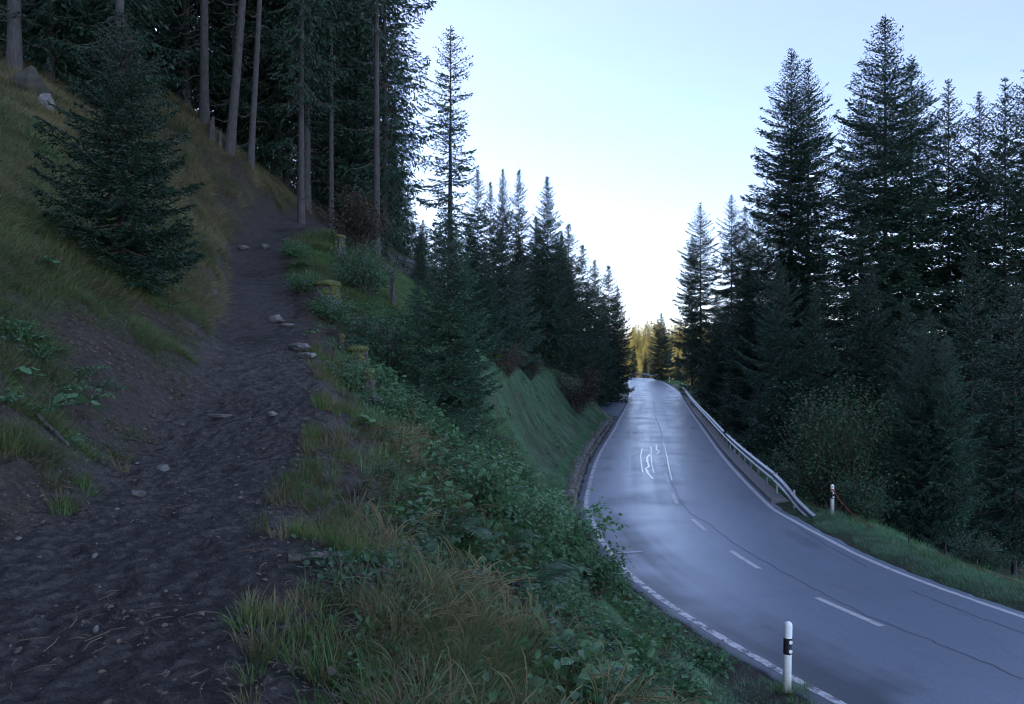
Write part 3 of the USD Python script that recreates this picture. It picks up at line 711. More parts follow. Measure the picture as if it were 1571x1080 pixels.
tree('mid_a', 1100, 76, 452, 'lower dense spruce in front of the slim spruces past the guardrail', 1.1)
tree('mid_b', 1150, 62, 470, 'dark bushy spruce behind the middle of the guardrail', 1.15)
tree('broad', 1195, 43, 398, 'dense young spruce in front of the tall pointed one behind the guardrail', 0.85, rot=50)
tree('mid_b', 1250, 41, 440, 'bluish spruce between the leafy yellow tree and the tall pointed spruces', 0.85, rot=120)
tree('mid_a', 1335, 37, 392, 'dense mid height spruce below the tallest spruce', 0.8, rot=240)
tree('mid_b', 1390, 34, 452, 'small spruce with thin upright leader below the tallest spruce', 0.75, rot=15)
tree('broad', 1425, 27.5, 472, 'broad blue green spruce nearest behind the grass verge, full to the ground', 0.95, rot=75)
tree('mid_b', 1490, 33, 380, 'dark spruce behind the broad blue green one, right side', 0.9, rot=310)
tree('broad', 1556, 29, 420, 'dark spruce filling the right edge behind the verge', 0.95, rot=160)
for u_, Y_, lab_ in ((1413, 26.8, 'left of three thin stemmed spruces behind the verge'), (1431, 27.4, 'middle of three thin stemmed spruces behind the verge'), (1450, 26.5, 'right of three thin stemmed spruces behind the verge')):
    tree('broad', u_, Y_, 0, lab_, 0.6, H=7.6, rot=u_)
tree('young', 1165, 47, 592, 'little spruce just beyond the guardrail', 1.0)
tree('young_b', 1115, 68, 590, 'little dark spruce at the end of the grass patch past the guardrail', 1.1)
tree('mid_a', 1015, 146, 480, 'lone small spruce standing at the end of the road in front of the sunlit hill', 1.35, rot=20)
tree('mid_b', 973, 172, 528, 'small spruce left of the lone one, before the golden hill', 0.8)
tree('mid_a', 990, 178, 548, 'low spruce behind the far bend, before the golden hill', 0.9)
tree('mid_a', 1040, 150, 540, 'low spruce right of the lone one at the end of the road', 1.0, rot=40)
tree('tall_b', 1062, 122, 360, 'spruce behind the far delineator posts on the right', 0.8, rot=140)
r = RS(5)
for k in range(26):
    Yk = r.uniform(55, 115)
    uk = r.uniform(1105, 1600)
    tree(['tall_c', 'mid_a', 'mid_b', 'forest_b'][k % 4], uk, Yk, r.uniform(400, 480), 'dark spruce standing deep in the wood right of the road', 1.15, group='background spruces in the wood right of the road', rot=r.uniform(0, 360))

# --- left of the road along the bank
tree('sparse', 690, 45, 40, 'solitary tall thin crowned spruce rising into the sky left of centre', 1.0, sink=0.3)
tree('mid_b', 733, 56, 258, 'slim young spruce just right of the solitary thin crowned one', 0.8, rot=5)
tree('mid_a', 771, 58, 258, 'slim spruce second right of the solitary thin crowned one', 0.62, rot=200)
tree('mid_b', 796, 57, 256, 'slim spruce third right of the solitary thin crowned one', 0.62, rot=90)
tree('mid_b', 752, 60, 275, 'spire topped spruce squeezed between the slim ones left of centre', 0.6, rot=140)
tree('mid_a', 840, 53, 270, 'pointed spruce tallest in the row above the grass bank', 0.8, rot=30)
tree('mid_b', 872, 64, 340, 'spruce stepping down right of the row\'s tallest above the grass bank', 0.95, rot=70)
tree('mid_a', 862, 56, 360, 'dense spruce in front of the row, above the brown shrub', 0.9, rot=270)
tree('mid_b', 893, 72, 372, 'spruce of the row above the bank, fourth from its lower end', 0.95, rot=170)
tree('mid_a', 912, 80, 398, 'spruce of the row above the bank, third from its lower end', 0.95, rot=110)
tree('mid_b', 934, 86, 404, 'spruce of the row above the bank, second from its lower end', 1.0, rot=230)
tree('mid_a', 948, 94, 440, 'last spruce of the row, beside the road bend', 1.0, rot=320)
tree('mid_b', 900, 78, 430, 'bushy spruce behind the small post by the lay-by', 1.2, rot=44)
tree('mid_a', 925, 92, 455, 'bushy low spruce over the lay-by', 1.25, rot=144)
tree('bank', 690, 18.5, 318, 'dense young spruce on the bank between footpath and road', 1.05, rot=40)
tree('young_b', 640, 24, 420, 'small spruce behind the leafy shrubs beside the footpath', 1.0)
tree('young', 745, 33, 372, 'small spruce behind the young one on the bank, right side', 0.85, rot=120)
tree('young_b', 800, 40, 400, 'young spruce at the top of the grass bank', 0.95, rot=200)
tree('young', 770, 44, 345, 'taller young spruce at the top of the grass bank', 0.8, rot=300)
tree('young_b', 715, 38, 395, 'young spruce between shrubs left of the grass bank', 1.0, rot=10)
tree('mid_b', 645, 40, 345, 'shaded spruce at the foot of the solitary thin crowned one', 0.85, rot=80)
tree('mid_a', 700, 50, 345, 'shaded spruce right of the solitary trunk', 0.9, rot=180)
tree('slope', 187, 13.0, 12, 'large dark young spruce on the slope left of the footpath', 1.05, rot=190)

# --- the wood on the left: trunks one can tell apart
tree('forest_c', 313, 32, 0, 'thick straight bare trunk of a spruce atop the grassy spur', 0.85, H=25)
tree('forest_c', 352, 31, 0, 'thick trunked spruce leaning right, foot on the grassy spur', 0.9, H=24, lean=(0, 4.5), rot=60)
tree('forest_c', 384, 31.2, 0, 'slender bare trunked spruce leaning right, lowest on the spur\'s edge', 0.6, H=24, lean=(0, 3), rot=100)
tree('forest_a', 462, 33.5, 0, 'bare trunked spruce where the footpath tops the rise', 0.62, H=25, rot=130)
tree('forest_c', 508, 39, 0, 'spruce trunk behind the shrubs right of the path\'s top', 0.62, H=26, rot=190)
tree('forest_c', 578, 36, 0, 'lone bare spruce trunk left of the bright sky edge', 0.72, H=26, rot=250)
tree('forest_b', 590, 42, 0, 'full crowned spruce at the edge of the wood against the sky', 0.8, H=26, rot=20)
tree('forest_c', 184, 23, 0, 'pale bare trunk of a spruce right behind the young spruce', 0.62, H=24, rot=200)
tree('forest_a', 22, 24, 0, 'pale trunk of a spruce in the upper left corner', 0.9, H=24, rot=280)
tree('forest_b', 110, 27, 0, 'hanging branched spruce above the mossy boulder on the slope', 0.9, H=24, rot=140)
tree('forest_c', 358, 38, 0, 'thin dark trunk of a spruce between the thick ones', 0.5, H=25, rot=10)
tree('forest_c', 425, 44, 0, 'slim trunk of a spruce deep behind the path\'s top', 0.55, H=25, rot=60)
tree('forest_b', 440, 40, 0, 'leafy spruce with low hanging branches above the path\'s top', 0.75, H=24, rot=120)
tree('forest_b', 606, 52, 20, 'spruce crown behind the wood edge, jutting into the sky', 0.72, rot=220)
for u_, Y_, lab_ in ((285, 37, 'low branched spruce behind the thick straight trunk on the spur'), (335, 40, 'low branched spruce behind the two leaning trunks'), (405, 42, 'low branched spruce just right of the slender leaning trunk'), (485, 43, 'low branched spruce closing the wood behind the top of the path'), (548, 44, 'low branched spruce behind the lone bare trunk')):
    tree('forest_b', u_, Y_, 0, lab_, 1.0, H=24, rot=u_)
tree('young_b', 508, 42, 280, 'small spruce beyond the top of the footpath', 1.0)
for k in range(46):
    r = RS(700 + k)
    Yk = r.uniform(38, 82)
    uk = r.uniform(-60, 575)
    tree(['forest_a', 'forest_b', 'forest_c', 'forest_b'][k % 4], uk, Yk, 0, 'shadowed spruce standing deep in the dark wood above the footpath', r.uniform(0.75, 1.0), group='spruces deep in the wood on the left', H=r.uniform(21, 28), rot=r.uniform(0, 360))
for k in range(10):
    r = RS(900 + k)
    tree('forest_b', r.uniform(-80, 260), r.uniform(25, 36), 0, 'shadowed spruce on the slope in the dark upper left', 0.9, group='spruces on the upper left slope', H=r.uniform(18, 24), rot=r.uniform(0, 360))
for k in range(16):
    r = RS(1200 + k)
    tree(['mid_b', 'mid_a'][k % 2], r.uniform(460, 615), r.uniform(44, 70), r.uniform(180, 330), 'dark spruce filling the wood behind the solitary thin crowned one', 1.1, group='spruces filling the wood left of centre', rot=r.uniform(0, 360))
for k in range(20):
    r = RS(1000 + k)
    Yk = r.uniform(66, 150)
    tree(['mid_a', 'mid_b'][k % 2], r.uniform(600, 880), Yk, r.uniform(330, 420), 'distant dark spruce on the wooded slope behind the row', 1.15, group='spruces on the slope behind the row', rot=r.uniform(0, 360))

# ------------------------------------------------------------------ leafy plants


def leaves(base, direc, normal, length, width, fold=0.25):
    """Ovate leaves folded along the midrib, six corners each."""
    d, nrm = unit(direc), unit(normal)
    side = unit(np.cross(d, nrm))
    nrm = np.cross(side, d)
    L, w = length[:, None], width[:, None] / 2
    m1, m2 = base + d * L * 0.3, base + d * L * 0.7 - nrm * L * 0.04
    up = nrm * w * fold
    v = np.stack([base, m1 + side * w + up, m2 + side * w * 0.75 + up, base + d * L - nrm * L * 0.14, m2 - side * w * 0.75 + up, m1 - side * w + up, m1, m2], 1)
    k = np.arange(len(base))[:, None] * 8
    tri = np.array([[0, 1, 6], [1, 2, 7], [1, 7, 6], [2, 3, 7], [7, 3, 4], [6, 7, 4], [6, 4, 5], [0, 6, 5]])
    return v.reshape(-1, 3), (k[:, :, None] + tri[None]).reshape(-1, 3)


def bush_parts(seed, H, R, n_stem, n_leaf, leaf, spread=0.6, arch=0.25):
    r = RS(seed)
    st, B, D = [], [], []
    per = max(n_leaf // n_stem, 3)
    for k in range(n_stem):
        a, h = r.uniform(0, 6.283), H * r.uniform(0.45, 1.0)
        rr = R * np.sqrt(r.uniform(0.02, 1)) * spread * 1.6
        s = np.linspace(0, 1, 7)
        hd = np.array([math.cos(a), math.sin(a), 0])
        P = hd * (rr * (0.1 + 0.9 * s ** 1.2))[:, None] + np.column_stack([0 * s, 0 * s, h * (s - arch * s ** 3 * (rr / R))])
        P[1:, :2] += r.normal(0, 0.03 * H, (6, 2))
        P[:, 2] -= 0.05
        st.append(tube(P, np.linspace(0.006 + 0.006 * H, 0.002, 7), 3, False))
        f = r.uniform(0.15, 1.0, per) ** 0.7
        b = np.column_stack([np.interp(f, s, P[:, c]) for c in range(3)])
        off = r.normal(0, 1, (per, 3)) * [1, 1, 0.6]
        b = b + unit(off) * (R * 0.22 * r.uniform(0.1, 1, per) ** 0.6)[:, None]
        B.append(b)
        D.append(unit(off + hd * 0.5 + [0, 0, -0.25]))
    B, D = np.vstack(B), np.vstack(D)
    B[:, 2] = np.maximum(B[:, 2], 0.02)
    nn = unit(r.normal(0, 0.5, B.shape) + [0, 0, 1.0])
    sz = leaf * r.uniform(0.55, 1.25, len(B))
    return join(st), leaves(B, D, nn, sz, sz * 0.62)


def fern_parts(seed, L=0.8, n=9):
    r = RS(seed)
    V, st = [], []
    for k in range(n):
        a = 6.283 * k / n + r.uniform(-0.3, 0.3)
        l = L * r.uniform(0.75, 1.1)
        s = np.linspace(0, 1, 40)
        hd = np.array([math.cos(a), math.sin(a), 0])
        P = hd * (l * (0.75 * s))[:, None] + np.column_stack([0 * s, 0 * s, l * (0.85 * s - 0.62 * s ** 2.2)])
        st.append(tube(P, np.linspace(0.005, 0.0015, 40), 3, False))
        T = unit(np.gradient(P, axis=0))
        lat_ = unit(np.cross(T, [0, 0, 1.0]))
        pl = 0.26 * l * np.sin(np.clip(s * 2.9 + 0.15, 0, 3.1)) ** 0.8
        for sg in (-1, 1):
            sel = slice(3, None)
            d = unit(lat_[sel] * sg + T[sel] * 0.45 + [0, 0, -0.15] + r.normal(0, 0.08, (37, 3)))
            V.append(kites(P[sel], d, unit(np.cross(d, np.cross(lat_[sel], T[sel]))), pl[sel] * r.uniform(0.8, 1.1, 37), np.full(37, 0.017 * l / 0.8)))
    return join(st), join(V)


def bigleaf_parts(seed, n=9, size=0.2, H=0.35):
    """A plant of broad rounded heart shaped leaves on stalks."""
    r = RS(seed)
    st, V = [], []
    for k in range(n):
        a = r.uniform(0, 6.283)
        h, rr = H * r.uniform(0.5, 1.1), r.uniform(0.05, 0.9) * H
        s = np.linspace(0, 1, 5)
        P = np.column_stack([np.cos(a) * rr * s ** 1.3, np.sin(a) * rr * s ** 1.3, h * np.sin(s * 1.5)])
        st.append(tube(P, 0.004, 3, False))
        R = size * r.uniform(0.5, 1.1) / 2
        ph = np.linspace(0, 2 * np.pi, 17)[:-1]
        rad = R * (1 - 0.45 * np.exp(-((ph - np.pi) / 0.35) ** 2)) * (1 + 0.05 * np.cos(ph * 7))
        loc = np.column_stack([np.cos(ph) * rad + R * 0.5, np.sin(ph) * rad, 0.12 * rad * np.cos(2 * ph) + 0.1 * R])
        loc = np.vstack([[R * 0.45, 0, 0], loc])
        tilt = r.uniform(0.0, 0.6)
        Rx = trimesh.transformations.euler_matrix(r.normal(0, 0.2), tilt, a)[:3, :3]
        v = loc @ Rx.T + P[-1]
        f = np.array([[0, 1 + i, 1 + (i + 1) % 16] for i in range(16)])
        V.append((v, f))
    return join(st), join(V)


def blades(seed, n, L, w, R, lean=0.6, seg=4, curl=0.9, heads=0):
    """A tuft of bent grass blades, tapered, in lengths from half to full; heads adds seed heads on taller stalks."""
    r = RS(seed)
    a = r.uniform(0, 6.283, n)
    rr = R * np.sqrt(r.uniform(0, 1, n))
    base = np.column_stack([np.cos(a) * rr, np.sin(a) * rr, np.full(n, -0.03)])
    da = a + r.normal(0, 0.9, n)
    hd = np.column_stack([np.cos(da), np.sin(da), 0 * da])
    l = L * r.uniform(0.45, 1.1, n)
    th0 = np.abs(r.normal(0, lean * 0.5, n))
    th1 = th0 + curl * r.uniform(0.3, 1.5, n)
    s = np.linspace(0, 1, seg + 1)
    p, P = base.copy(), [base]
    for k in range(seg):
        th = th0 + (th1 - th0) * (k + 0.5) / seg
        p = p + (hd * np.sin(th)[:, None] + np.array([0, 0, 1.0]) * np.cos(th)[:, None]) * (l / seg)[:, None]
        P.append(p)
    P = np.stack(P, 1)
    side = np.column_stack([-np.sin(da + r.normal(0, 0.5, n)), np.cos(da), 0 * da])
    ww = w * r.uniform(0.6, 1.3, n)
    wid = np.array([0.8, 1.0, 0.8, 0.5, 0.0] if seg == 4 else np.linspace(1, 0, seg + 1))
    A = P - side[:, None] * (ww[:, None] * wid[None])[..., None] / 2
    Bv = P + side[:, None] * (ww[:, None] * wid[None])[..., None] / 2
    v = np.stack([A, Bv], 2).reshape(-1, 3)
    k = (np.arange(n)[:, None] * (seg + 1) * 2 + np.arange(seg)[None] * 2).ravel()
    qd = np.stack([k, k + 1, k + 3, k + 2], 1)
    parts = [(v, np.vstack([qd[:, [0, 1, 2]], qd[:, [0, 2, 3]]]))]
    for _ in range(heads):
        a1 = r.uniform(0, 6.28)
        l1 = L * r.uniform(1.0, 1.5)
        s = np.linspace(0, 1, 8)
        th = 0.15 + 1.1 * s ** 2
        ds = l1 / 7
        Pz = np.concatenate([[0], np.cumsum(np.cos(th[1:]) * ds)])
        Pr = np.concatenate([[0], np.cumsum(np.sin(th[1:]) * ds)])
        P1 = np.column_stack([np.cos(a1) * Pr, np.sin(a1) * Pr, Pz - 0.03])
        parts.append(tube(P1, [0.0012] * 5 + [0.003, 0.0035, 0.0008], 4, False))
    return join(parts)


def scatter(name, label, cat, protos, mats, xy, scale, seed, tilt=0.15, sink=0.0, align=False):
    """Ground cover that nobody could count, as one object."""
    r = RS(seed)
    m = len(xy)
    pi_ = UsdGeom.PointInstancer.Define(stage, numbered('/World/' + name))
    path = str(pi_.GetPath())
    targets = []
    for k, pm in enumerate(protos):
        q = usdkit.mesh(stage, f'{path}/tuft_{k:03d}' if k else f'{path}/tuft', pm, mats[k % len(mats)])
        targets.append(q.GetPath())
    pi_.CreatePrototypesRel().SetTargets(targets)
    z = height(xy[:, 0], xy[:, 1]) - sink
    pi_.CreatePositionsAttr(Vt.Vec3fArray.FromNumpy(np.column_stack([xy, z]).astype(np.float32)))
    pi_.CreateProtoIndicesAttr(Vt.IntArray.FromNumpy(r.randint(0, len(protos), m).astype(np.int32)))
    # turn about z, then lean a little
    az, ti, ta = r.uniform(0, 6.283, m), r.normal(0, tilt, m), r.uniform(0, 6.283, m)
    if align:                                        # the patch lies on the slope
        e = 0.3
        sx = (height(xy[:, 0] + e, xy[:, 1]) - height(xy[:, 0] - e, xy[:, 1])) / (2 * e)
        sy = (height(xy[:, 0], xy[:, 1] + e) - height(xy[:, 0], xy[:, 1] - e)) / (2 * e)
        ti = np.arctan(np.hypot(sx, sy))
        ta = np.arctan2(-sx, sy)
    qz = np.stack([np.cos(az / 2), 0 * az, 0 * az, np.sin(az / 2)], 1)
    qt = np.stack([np.cos(ti / 2), np.cos(ta) * np.sin(ti / 2), np.sin(ta) * np.sin(ti / 2), 0 * ti], 1)
    w1, x1, y1, z1 = qt.T
    w2, x2, y2, z2 = qz.T
    Q = np.stack([w1 * w2 - x1 * x2 - y1 * y2 - z1 * z2, w1 * x2 + x1 * w2 + y1 * z2 - z1 * y2, w1 * y2 - x1 * z2 + y1 * w2 + z1 * x2, w1 * z2 + x1 * y2 - y1 * x2 + z1 * w2], 1)
    pi_.CreateOrientationsAttr(Vt.QuathArray([Gf.Quath(*map(float, q)) for q in Q]))
    s = np.broadcast_to(scale, (m,)) * r.uniform(0.7, 1.3, m)
    pi_.CreateScalesAttr(Vt.Vec3fArray.FromNumpy(np.stack([s, s, s * r.uniform(0.8, 1.2, m)], 1).astype(np.float32)))
    tag(pi_, label, cat, kind='stuff')
    return pi_


def fields(x, y):
    _, k = path_tree.query(np.stack([x, y], -1))
    side = x - PC[k, 0]
    p = np.hypot(x - PC[k, 0], y - PC[k, 1]) * np.sign(side)
    i, d, er, el = road_frame(x, y)
    return p, er, el, RC[i, 1]


def pick(seed, n, box, dens):
    """n tries in a box (x0, x1, y0, y1), kept with the probability dens(x, y, path distance, beyond right edge, beyond left edge, patchiness)."""
    r = RS(seed)
    x, y = r.uniform(box[0], box[1], n), r.uniform(box[2], box[3], n)
    p, er, el, ry = fields(x, y)
    nz_ = meshkit.fbm(np.stack([x * 0.9, y * 0.9, 0 * x], -1), 3, seed)
    keep = r.rand(n) < dens(x, y, p, er, el, nz_)
    # within the picture's width and a step beyond it
    keep &= (np.abs(x) < 0.72 * y + 2.2)
    return np.stack([x, y], 1)[keep]


tuft_long = [blades(s, 190, 0.32, 0.0035, 0.26, 1.5, 4, 1.6, h) for s, h in ((1, 4), (2, 0), (3, 9), (4, 0))]
tuft_mid = [blades(s, 40, 0.24, 0.0055, 0.09, 0.6, 4, 1.0) for s in (11, 12, 13)]
tuft_low = [blades(s, 90, 0.19, 0.0062, 0.2, 0.8, 3, 1.1) for s in (15, 16, 17)]
moss_tuft = [blades(s, 110, 0.05, 0.009, 0.17, 1.0, 3, 1.0) for s in (25, 26)]
tuft_upper = [blades(s, 300, 0.3, 0.009, 0.5, 0.8, 3, 1.2) for s in (18, 19, 20)]
tuft_short = [blades(s, 400, 0.13, 0.009, 0.45, 0.7, 3, 1.0) for s in (21, 22, 23)]
tuft_turf = [blades(s, 480, 0.11, 0.0105, 0.45, 0.8, 3, 0.9) for s in (27, 28, 29)]
tuft_far = [blades(s, 300, 0.22, 0.02, 0.8, 0.6, 3, 0.9) for s in (31, 32)]
clump = []
for s in range(4):
    st_, lf_ = bush_parts(40 + s, 0.3, 0.26, 9, 38, 0.095, 0.8)
    clump.append(join([st_, lf_]))
clump_small = []
for s in range(3):
    st_, lf_ = bush_parts(50 + s, 0.16, 0.3, 14, 70, 0.046, 0.8)
    clump_small.append(join([st_, lf_]))

# long straw grass on the brow beside the path
xy = pick(1, 3200, (-1.6, 2.6, 2.4, 13), lambda x, y, p, er, el, q: (el > 1.2) * sm(1.25, 1.9, p) * (1 - sm(2.6, 4.4, p)) * sm(0.4, 0.56, q + 0.03) * 0.6 * (1 - sm(7, 12, y) * 0.8))
scatter('long_grass', 'long tangled straw coloured grass on the brow beside the path', 'grass', tuft_long, [grass_dry, grass_slope, grass_dry, grass_green], xy, 1.0, 1, align=True)
# low leafy cover further down the bank
xy = pick(2, 7000, (-3.8, 4, 3, 21), lambda x, y, p, er, el, q: (el > 0.75) * sm(1.6, 2.8, el + 3.0 * (y > 12)) * sm(1.5, 2.8, p) * (0.12 + 0.8 * sm(0.42, 0.54, q)))
scatter('leafy_ground_cover', 'low green leaves covering the bank between path and road', 'ground cover', clump, [leaf_ground, leaf_dark, leaf_ground, leaf_ground], xy, 1.0, 2)
xy = pick(3, 5000, (-4.5, 4.5, 2.6, 24), lambda x, y, p, er, el, q: (el > 0.45) * sm(1.2, 2.6, el + 3.0 * (y > 13)) * sm(1.2, 1.7, p) * 0.5)
scatter('small_ground_plants', 'small leaved plants and moss low on the bank', 'ground cover', clump_small, [leaf_ground, leaf_brown, leaf_dark], xy, 1.0, 3)
xy = pick(4, 7500, (-5.5, 4.6, 2.6, 26), lambda x, y, p, er, el, q: (el > 0.3) * sm(0.95, 1.8, p) * (0.25 + 0.5 * sm(0.45, 0.6, q)) * (0.15 + 0.85 * sm(0.8, 2.4, el + 2 * (y > 13))))
xy = np.vstack([xy, np.array([3.93, 11.4]) + RS(9).normal(0, 0.13, (9, 2))])
scatter('bank_grass', 'mixed green grass growing through the plants on the bank', 'grass', tuft_mid, [grass_green, grass_slope, grass_dew], xy, 1.0, 4)
# short dewy grass on the steep bank above the wall and by the near post
xy = np.vstack([pick(5, 13000, (-5, 14, 19, 64), lambda x, y, p, er, el, q: (el > 0.62) * (el < 6.5) * sm(3.4, 4.4, p) * sm(20, 24, y) * 0.8),
                pick(6, 2600, (0.2, 6, 6, 20), lambda x, y, p, er, el, q: (el > 0.3) * (el < 3.2) * sm(0.35, 1.0, el + (q - 0.5) * 1.5) * 0.8)])
scatter('bank_turf', 'short dewy green grass on the steep bank by the road', 'grass', tuft_turf, [grass_dew], xy, 1.0, 5, align=True, sink=0.02)
xy = pick(24, 3600, (-5, 12, 20, 62), lambda x, y, p, er, el, q: (el > 0.8) * (el < 6.5) * sm(3.4, 4.4, p) * sm(0.45, 0.6, q) * 0.7)
scatter('bank_weeds', 'weeds and russet leaved plants in the grass of the roadside bank', 'weeds', clump_small + clump[:1] + tuft_mid[:1], [leaf_ground, leaf_ground, leaf_brown, leaf_ground, grass_dew], xy, 0.9, 24, align=True)
# verge on the right
xy = pick(7, 4600, (7, 22, 9, 44), lambda x, y, p, er, el, q: (er > 0.22) * (er < 2.6) * sm(0.3, 0.8, er + (q - 0.5) * 0.6) * 0.9 * (1 - sm(26.5, 28, y) * (er < 1.1)))
scatter('verge_turf', 'green dewy grass strip along the right edge of the road', 'grass', tuft_short, [grass_dew], xy, 1.0, 7, align=True, sink=0.01)
xy = pick(8, 9000, (7, 22, 10, 32), lambda x, y, p, er, el, q: (er > 1.2) * (er < 3.4) * 0.35)
scatter('verge_tall_grass', 'taller grass and weeds at the outer edge of the right verge', 'grass', tuft_mid, [grass_dew, grass_green], xy, 1.2, 8)
xy = np.vstack([pick(9, 2600, (8, 34, 60, 160), lambda x, y, p, er, el, q: (er > 1.0) * (er < 6) * 0.9), pick(10, 1800, (-2, 22, 60, 150), lambda x, y, p, er, el, q: (el > 0.8 + layby_w(y)) * (el < 7 + layby_w(y)) * 0.9)])
scatter('far_turf', 'grass along both sides of the far road', 'grass', tuft_far, [grass_green, grass_dew], xy, 1.0, 9, align=True, sink=0.03)
# the slope left of the path
xy = pick(11, 20000, (-13, -1.6, 3, 20), lambda x, y, p, er, el, q: (p < -1.05) * sm(0.95, 1.7, -p + (q - 0.5) * 5.0) * (0.45 + 0.5 * sm(1.6, 4.0, -p)))
scatter('slope_grass', 'thin mossy grass on the slope left of the path', 'grass', tuft_low, [grass_slope, grass_green, grass_slope], xy, 0.9, 11, align=True, sink=-0.01)
xy = pick(12, 4200, (-22, -6, 10, 38), lambda x, y, p, er, el, q: (p < 0) * sm(0.8, 1.5, -p) * 0.85)
scatter('upper_slope_grass', 'pale long grass on the upper slope and the spur', 'grass', tuft_upper, [grass_dry, grass_slope, grass_dry], xy, 1.0, 12, align=True, sink=0.03)
xy = pick(13, 9000, (-13, -1.6, 3, 20), lambda x, y, p, er, el, q: (p < 0) * sm(1.1, 2.2, -p) * sm(0.48, 0.6, q) * 0.5)
xy = np.vstack([pick(21, 1700, (-9, 1.5, 22, 48), lambda x, y, p, er, el, q: sm(1.0, 1.6, p) * (el > 5) * 0.8), pick(22, 800, (-8, 6, 48, 75), lambda x, y, p, er, el, q: (el > 6) * 0.8)])
scatter('wood_floor_grass', 'grass and weeds on the ground between shrubs and young spruces', 'grass', tuft_upper, [grass_green, grass_slope, grass_green], xy, 1.0, 21, align=True, sink=0.03)
xy = pick(13, 9000, (-13, -1.6, 3, 20), lambda x, y, p, er, el, q: (p < 0) * sm(1.1, 2.2, -p) * sm(0.48, 0.6, q) * 0.5)
scatter('slope_plants', 'small leafy plants dotted over the slope left of the path', 'ground cover', clump_small, [leaf_ground, leaf_dark], xy, 0.9, 13)
xy = pick(23, 13000, (-13, -1.6, 2.6, 24), lambda x, y, p, er, el, q: (p < -0.95) * sm(0.44, 0.54, q + 0.04 * np.sin(x * 7 + y * 3)) * 0.8)
scatter('slope_moss', 'low olive moss patches on the bare soil of the left slope', 'moss', moss_tuft, [grass_moss, grass_slope], xy, 1.0, 23, align=True, sink=-0.015)
# thin grass creeping into the path's edges
xy = pick(14, 9000, (-4.5, 0.5, 2.6, 16), lambda x, y, p, er, el, q: (np.abs(p) > 0.75) * (np.abs(p) < 1.5) * sm(0.5, 0.62, q) * 0.55)
scatter('path_edge_grass', 'sparse grass creeping in along the edges of the path', 'grass', tuft_mid, [grass_slope, grass_green, grass_dry], xy, 0.75, 14)

# pebbles and clods trodden into the mud
peb = []
for s in range(3):
    m_ = trimesh.creation.icosphere(1, 0.02)
    m_.vertices *= 1 + 0.4 * (meshkit.noise(m_.vertices * 60 + s * 9, s)[:, None] - 0.5)
    m_.vertices *= [1.2, 0.9, 0.6]
    peb.append((np.array(m_.vertices), np.array(m_.faces)))
pebble_mat = rock('pebble', (0.04, 0.037, 0.035), (0.09, 0.085, 0.08), (0.15, 0.14, 0.13))
soil_clod = M('soil_clod', {'p': ('principled_bsdf', {'base_color': (0.05, 0.042, 0.036), 'roughness': 0.8})}, [])
xy = pick(15, 10000, (-5.5, 0.3, 2.6, 20), lambda x, y, p, er, el, q: (np.abs(p) < 1.9) * (0.25 + 0.5 * sm(0.3, 1.2, p)))
scatter('path_pebbles', 'pebbles and mud clods trodden into the footpath', 'pebbles', peb, [soil_clod, soil_clod, pebble_mat], xy, 0.2 + 0.8 * RS(3).rand(len(xy)) ** 5, 15, tilt=0.5, sink=0.008)


# dead leaves and twigs strewn about
r = RS(41)
lit = []
for q_ in range(2):
    m_ = 26
    b_ = np.column_stack([r.uniform(-0.4, 0.4, m_), r.uniform(-0.4, 0.4, m_), np.full(m_, 0.012)])
    a_ = r.uniform(0, 6.283, m_)
    d_ = np.column_stack([np.cos(a_), np.sin(a_), r.normal(0, 0.15, m_)])
    l_ = r.uniform(0.018, 0.045, m_)
    pcs = [leaves(b_, d_, r.normal(0, 0.35, b_.shape) + [0, 0, 1.0], l_, l_ * 0.55)]
    for k_ in range(9):
        a1, l1 = r.uniform(0, 6.283), r.uniform(0.04, 0.16)
        c1 = np.array([r.uniform(-0.4, 0.4), r.uniform(-0.4, 0.4), 0.012])
        pcs.append(tube([c1, c1 + [math.cos(a1) * l1 / 2, math.sin(a1) * l1 / 2, 0.006], c1 + [math.cos(a1 + 0.2) * l1, math.sin(a1 + 0.2) * l1, 0]], [0.003, 0.0028, 0.0015], 4, False))
    lit.append(join(pcs))
litter_mat = foliage('litter', (0.03, 0.022, 0.016), (0.1, 0.065, 0.04), (0.22, 0.17, 0.1), trans=0.0, rnd=0.3)
xy = pick(25, 2600, (-9, 1.5, 2.4, 22), lambda x, y, p, er, el, q: np.where(np.abs(p) < 0.8, 0.12, 0.5) * (p < 2.2))
scatter('leaf_litter', 'dead leaves and small twigs strewn over the path and slope', 'litter', lit, [litter_mat], xy, 1.0, 25, align=True)


# --- shrubs, ferns and broad leaved plants that can be told apart
def bush_proto(name, mat, *a):
    st_, lf_ = bush_parts(*a)
    return proto(name, [('stems', st_, twig_mat, False), ('foliage', lf_, mat, False)])


B_leafy = bush_proto('leafy_shrub', leaf_dark, 61, 1.9, 1.1, 46, 3400, 0.075)
B_leafy2 = bush_proto('low_leafy_shrub', leaf_ground, 62, 0.9, 0.75, 34, 1500, 0.075)
B_brown = bush_proto('brown_shrub', leaf_brown, 63, 2.4, 1.3, 50, 3600, 0.085)
B_tree = bush_proto('leafy_tree', leaf_yellow, 64, 4.2, 1.7, 90, 9000, 0.075)
st_, lf_ = fern_parts(70)
P_fern = proto('fern', [('stalks', st_, twig_mat, False), ('fronds', lf_, fern_mat, False)])
st_, lf_ = bigleaf_parts(71, 11, 0.22, 0.36)
P_big = proto('broad_leaved_plant', [('stalks', st_, twig_mat, False), ('leaves', lf_, leaf_ground, False)])


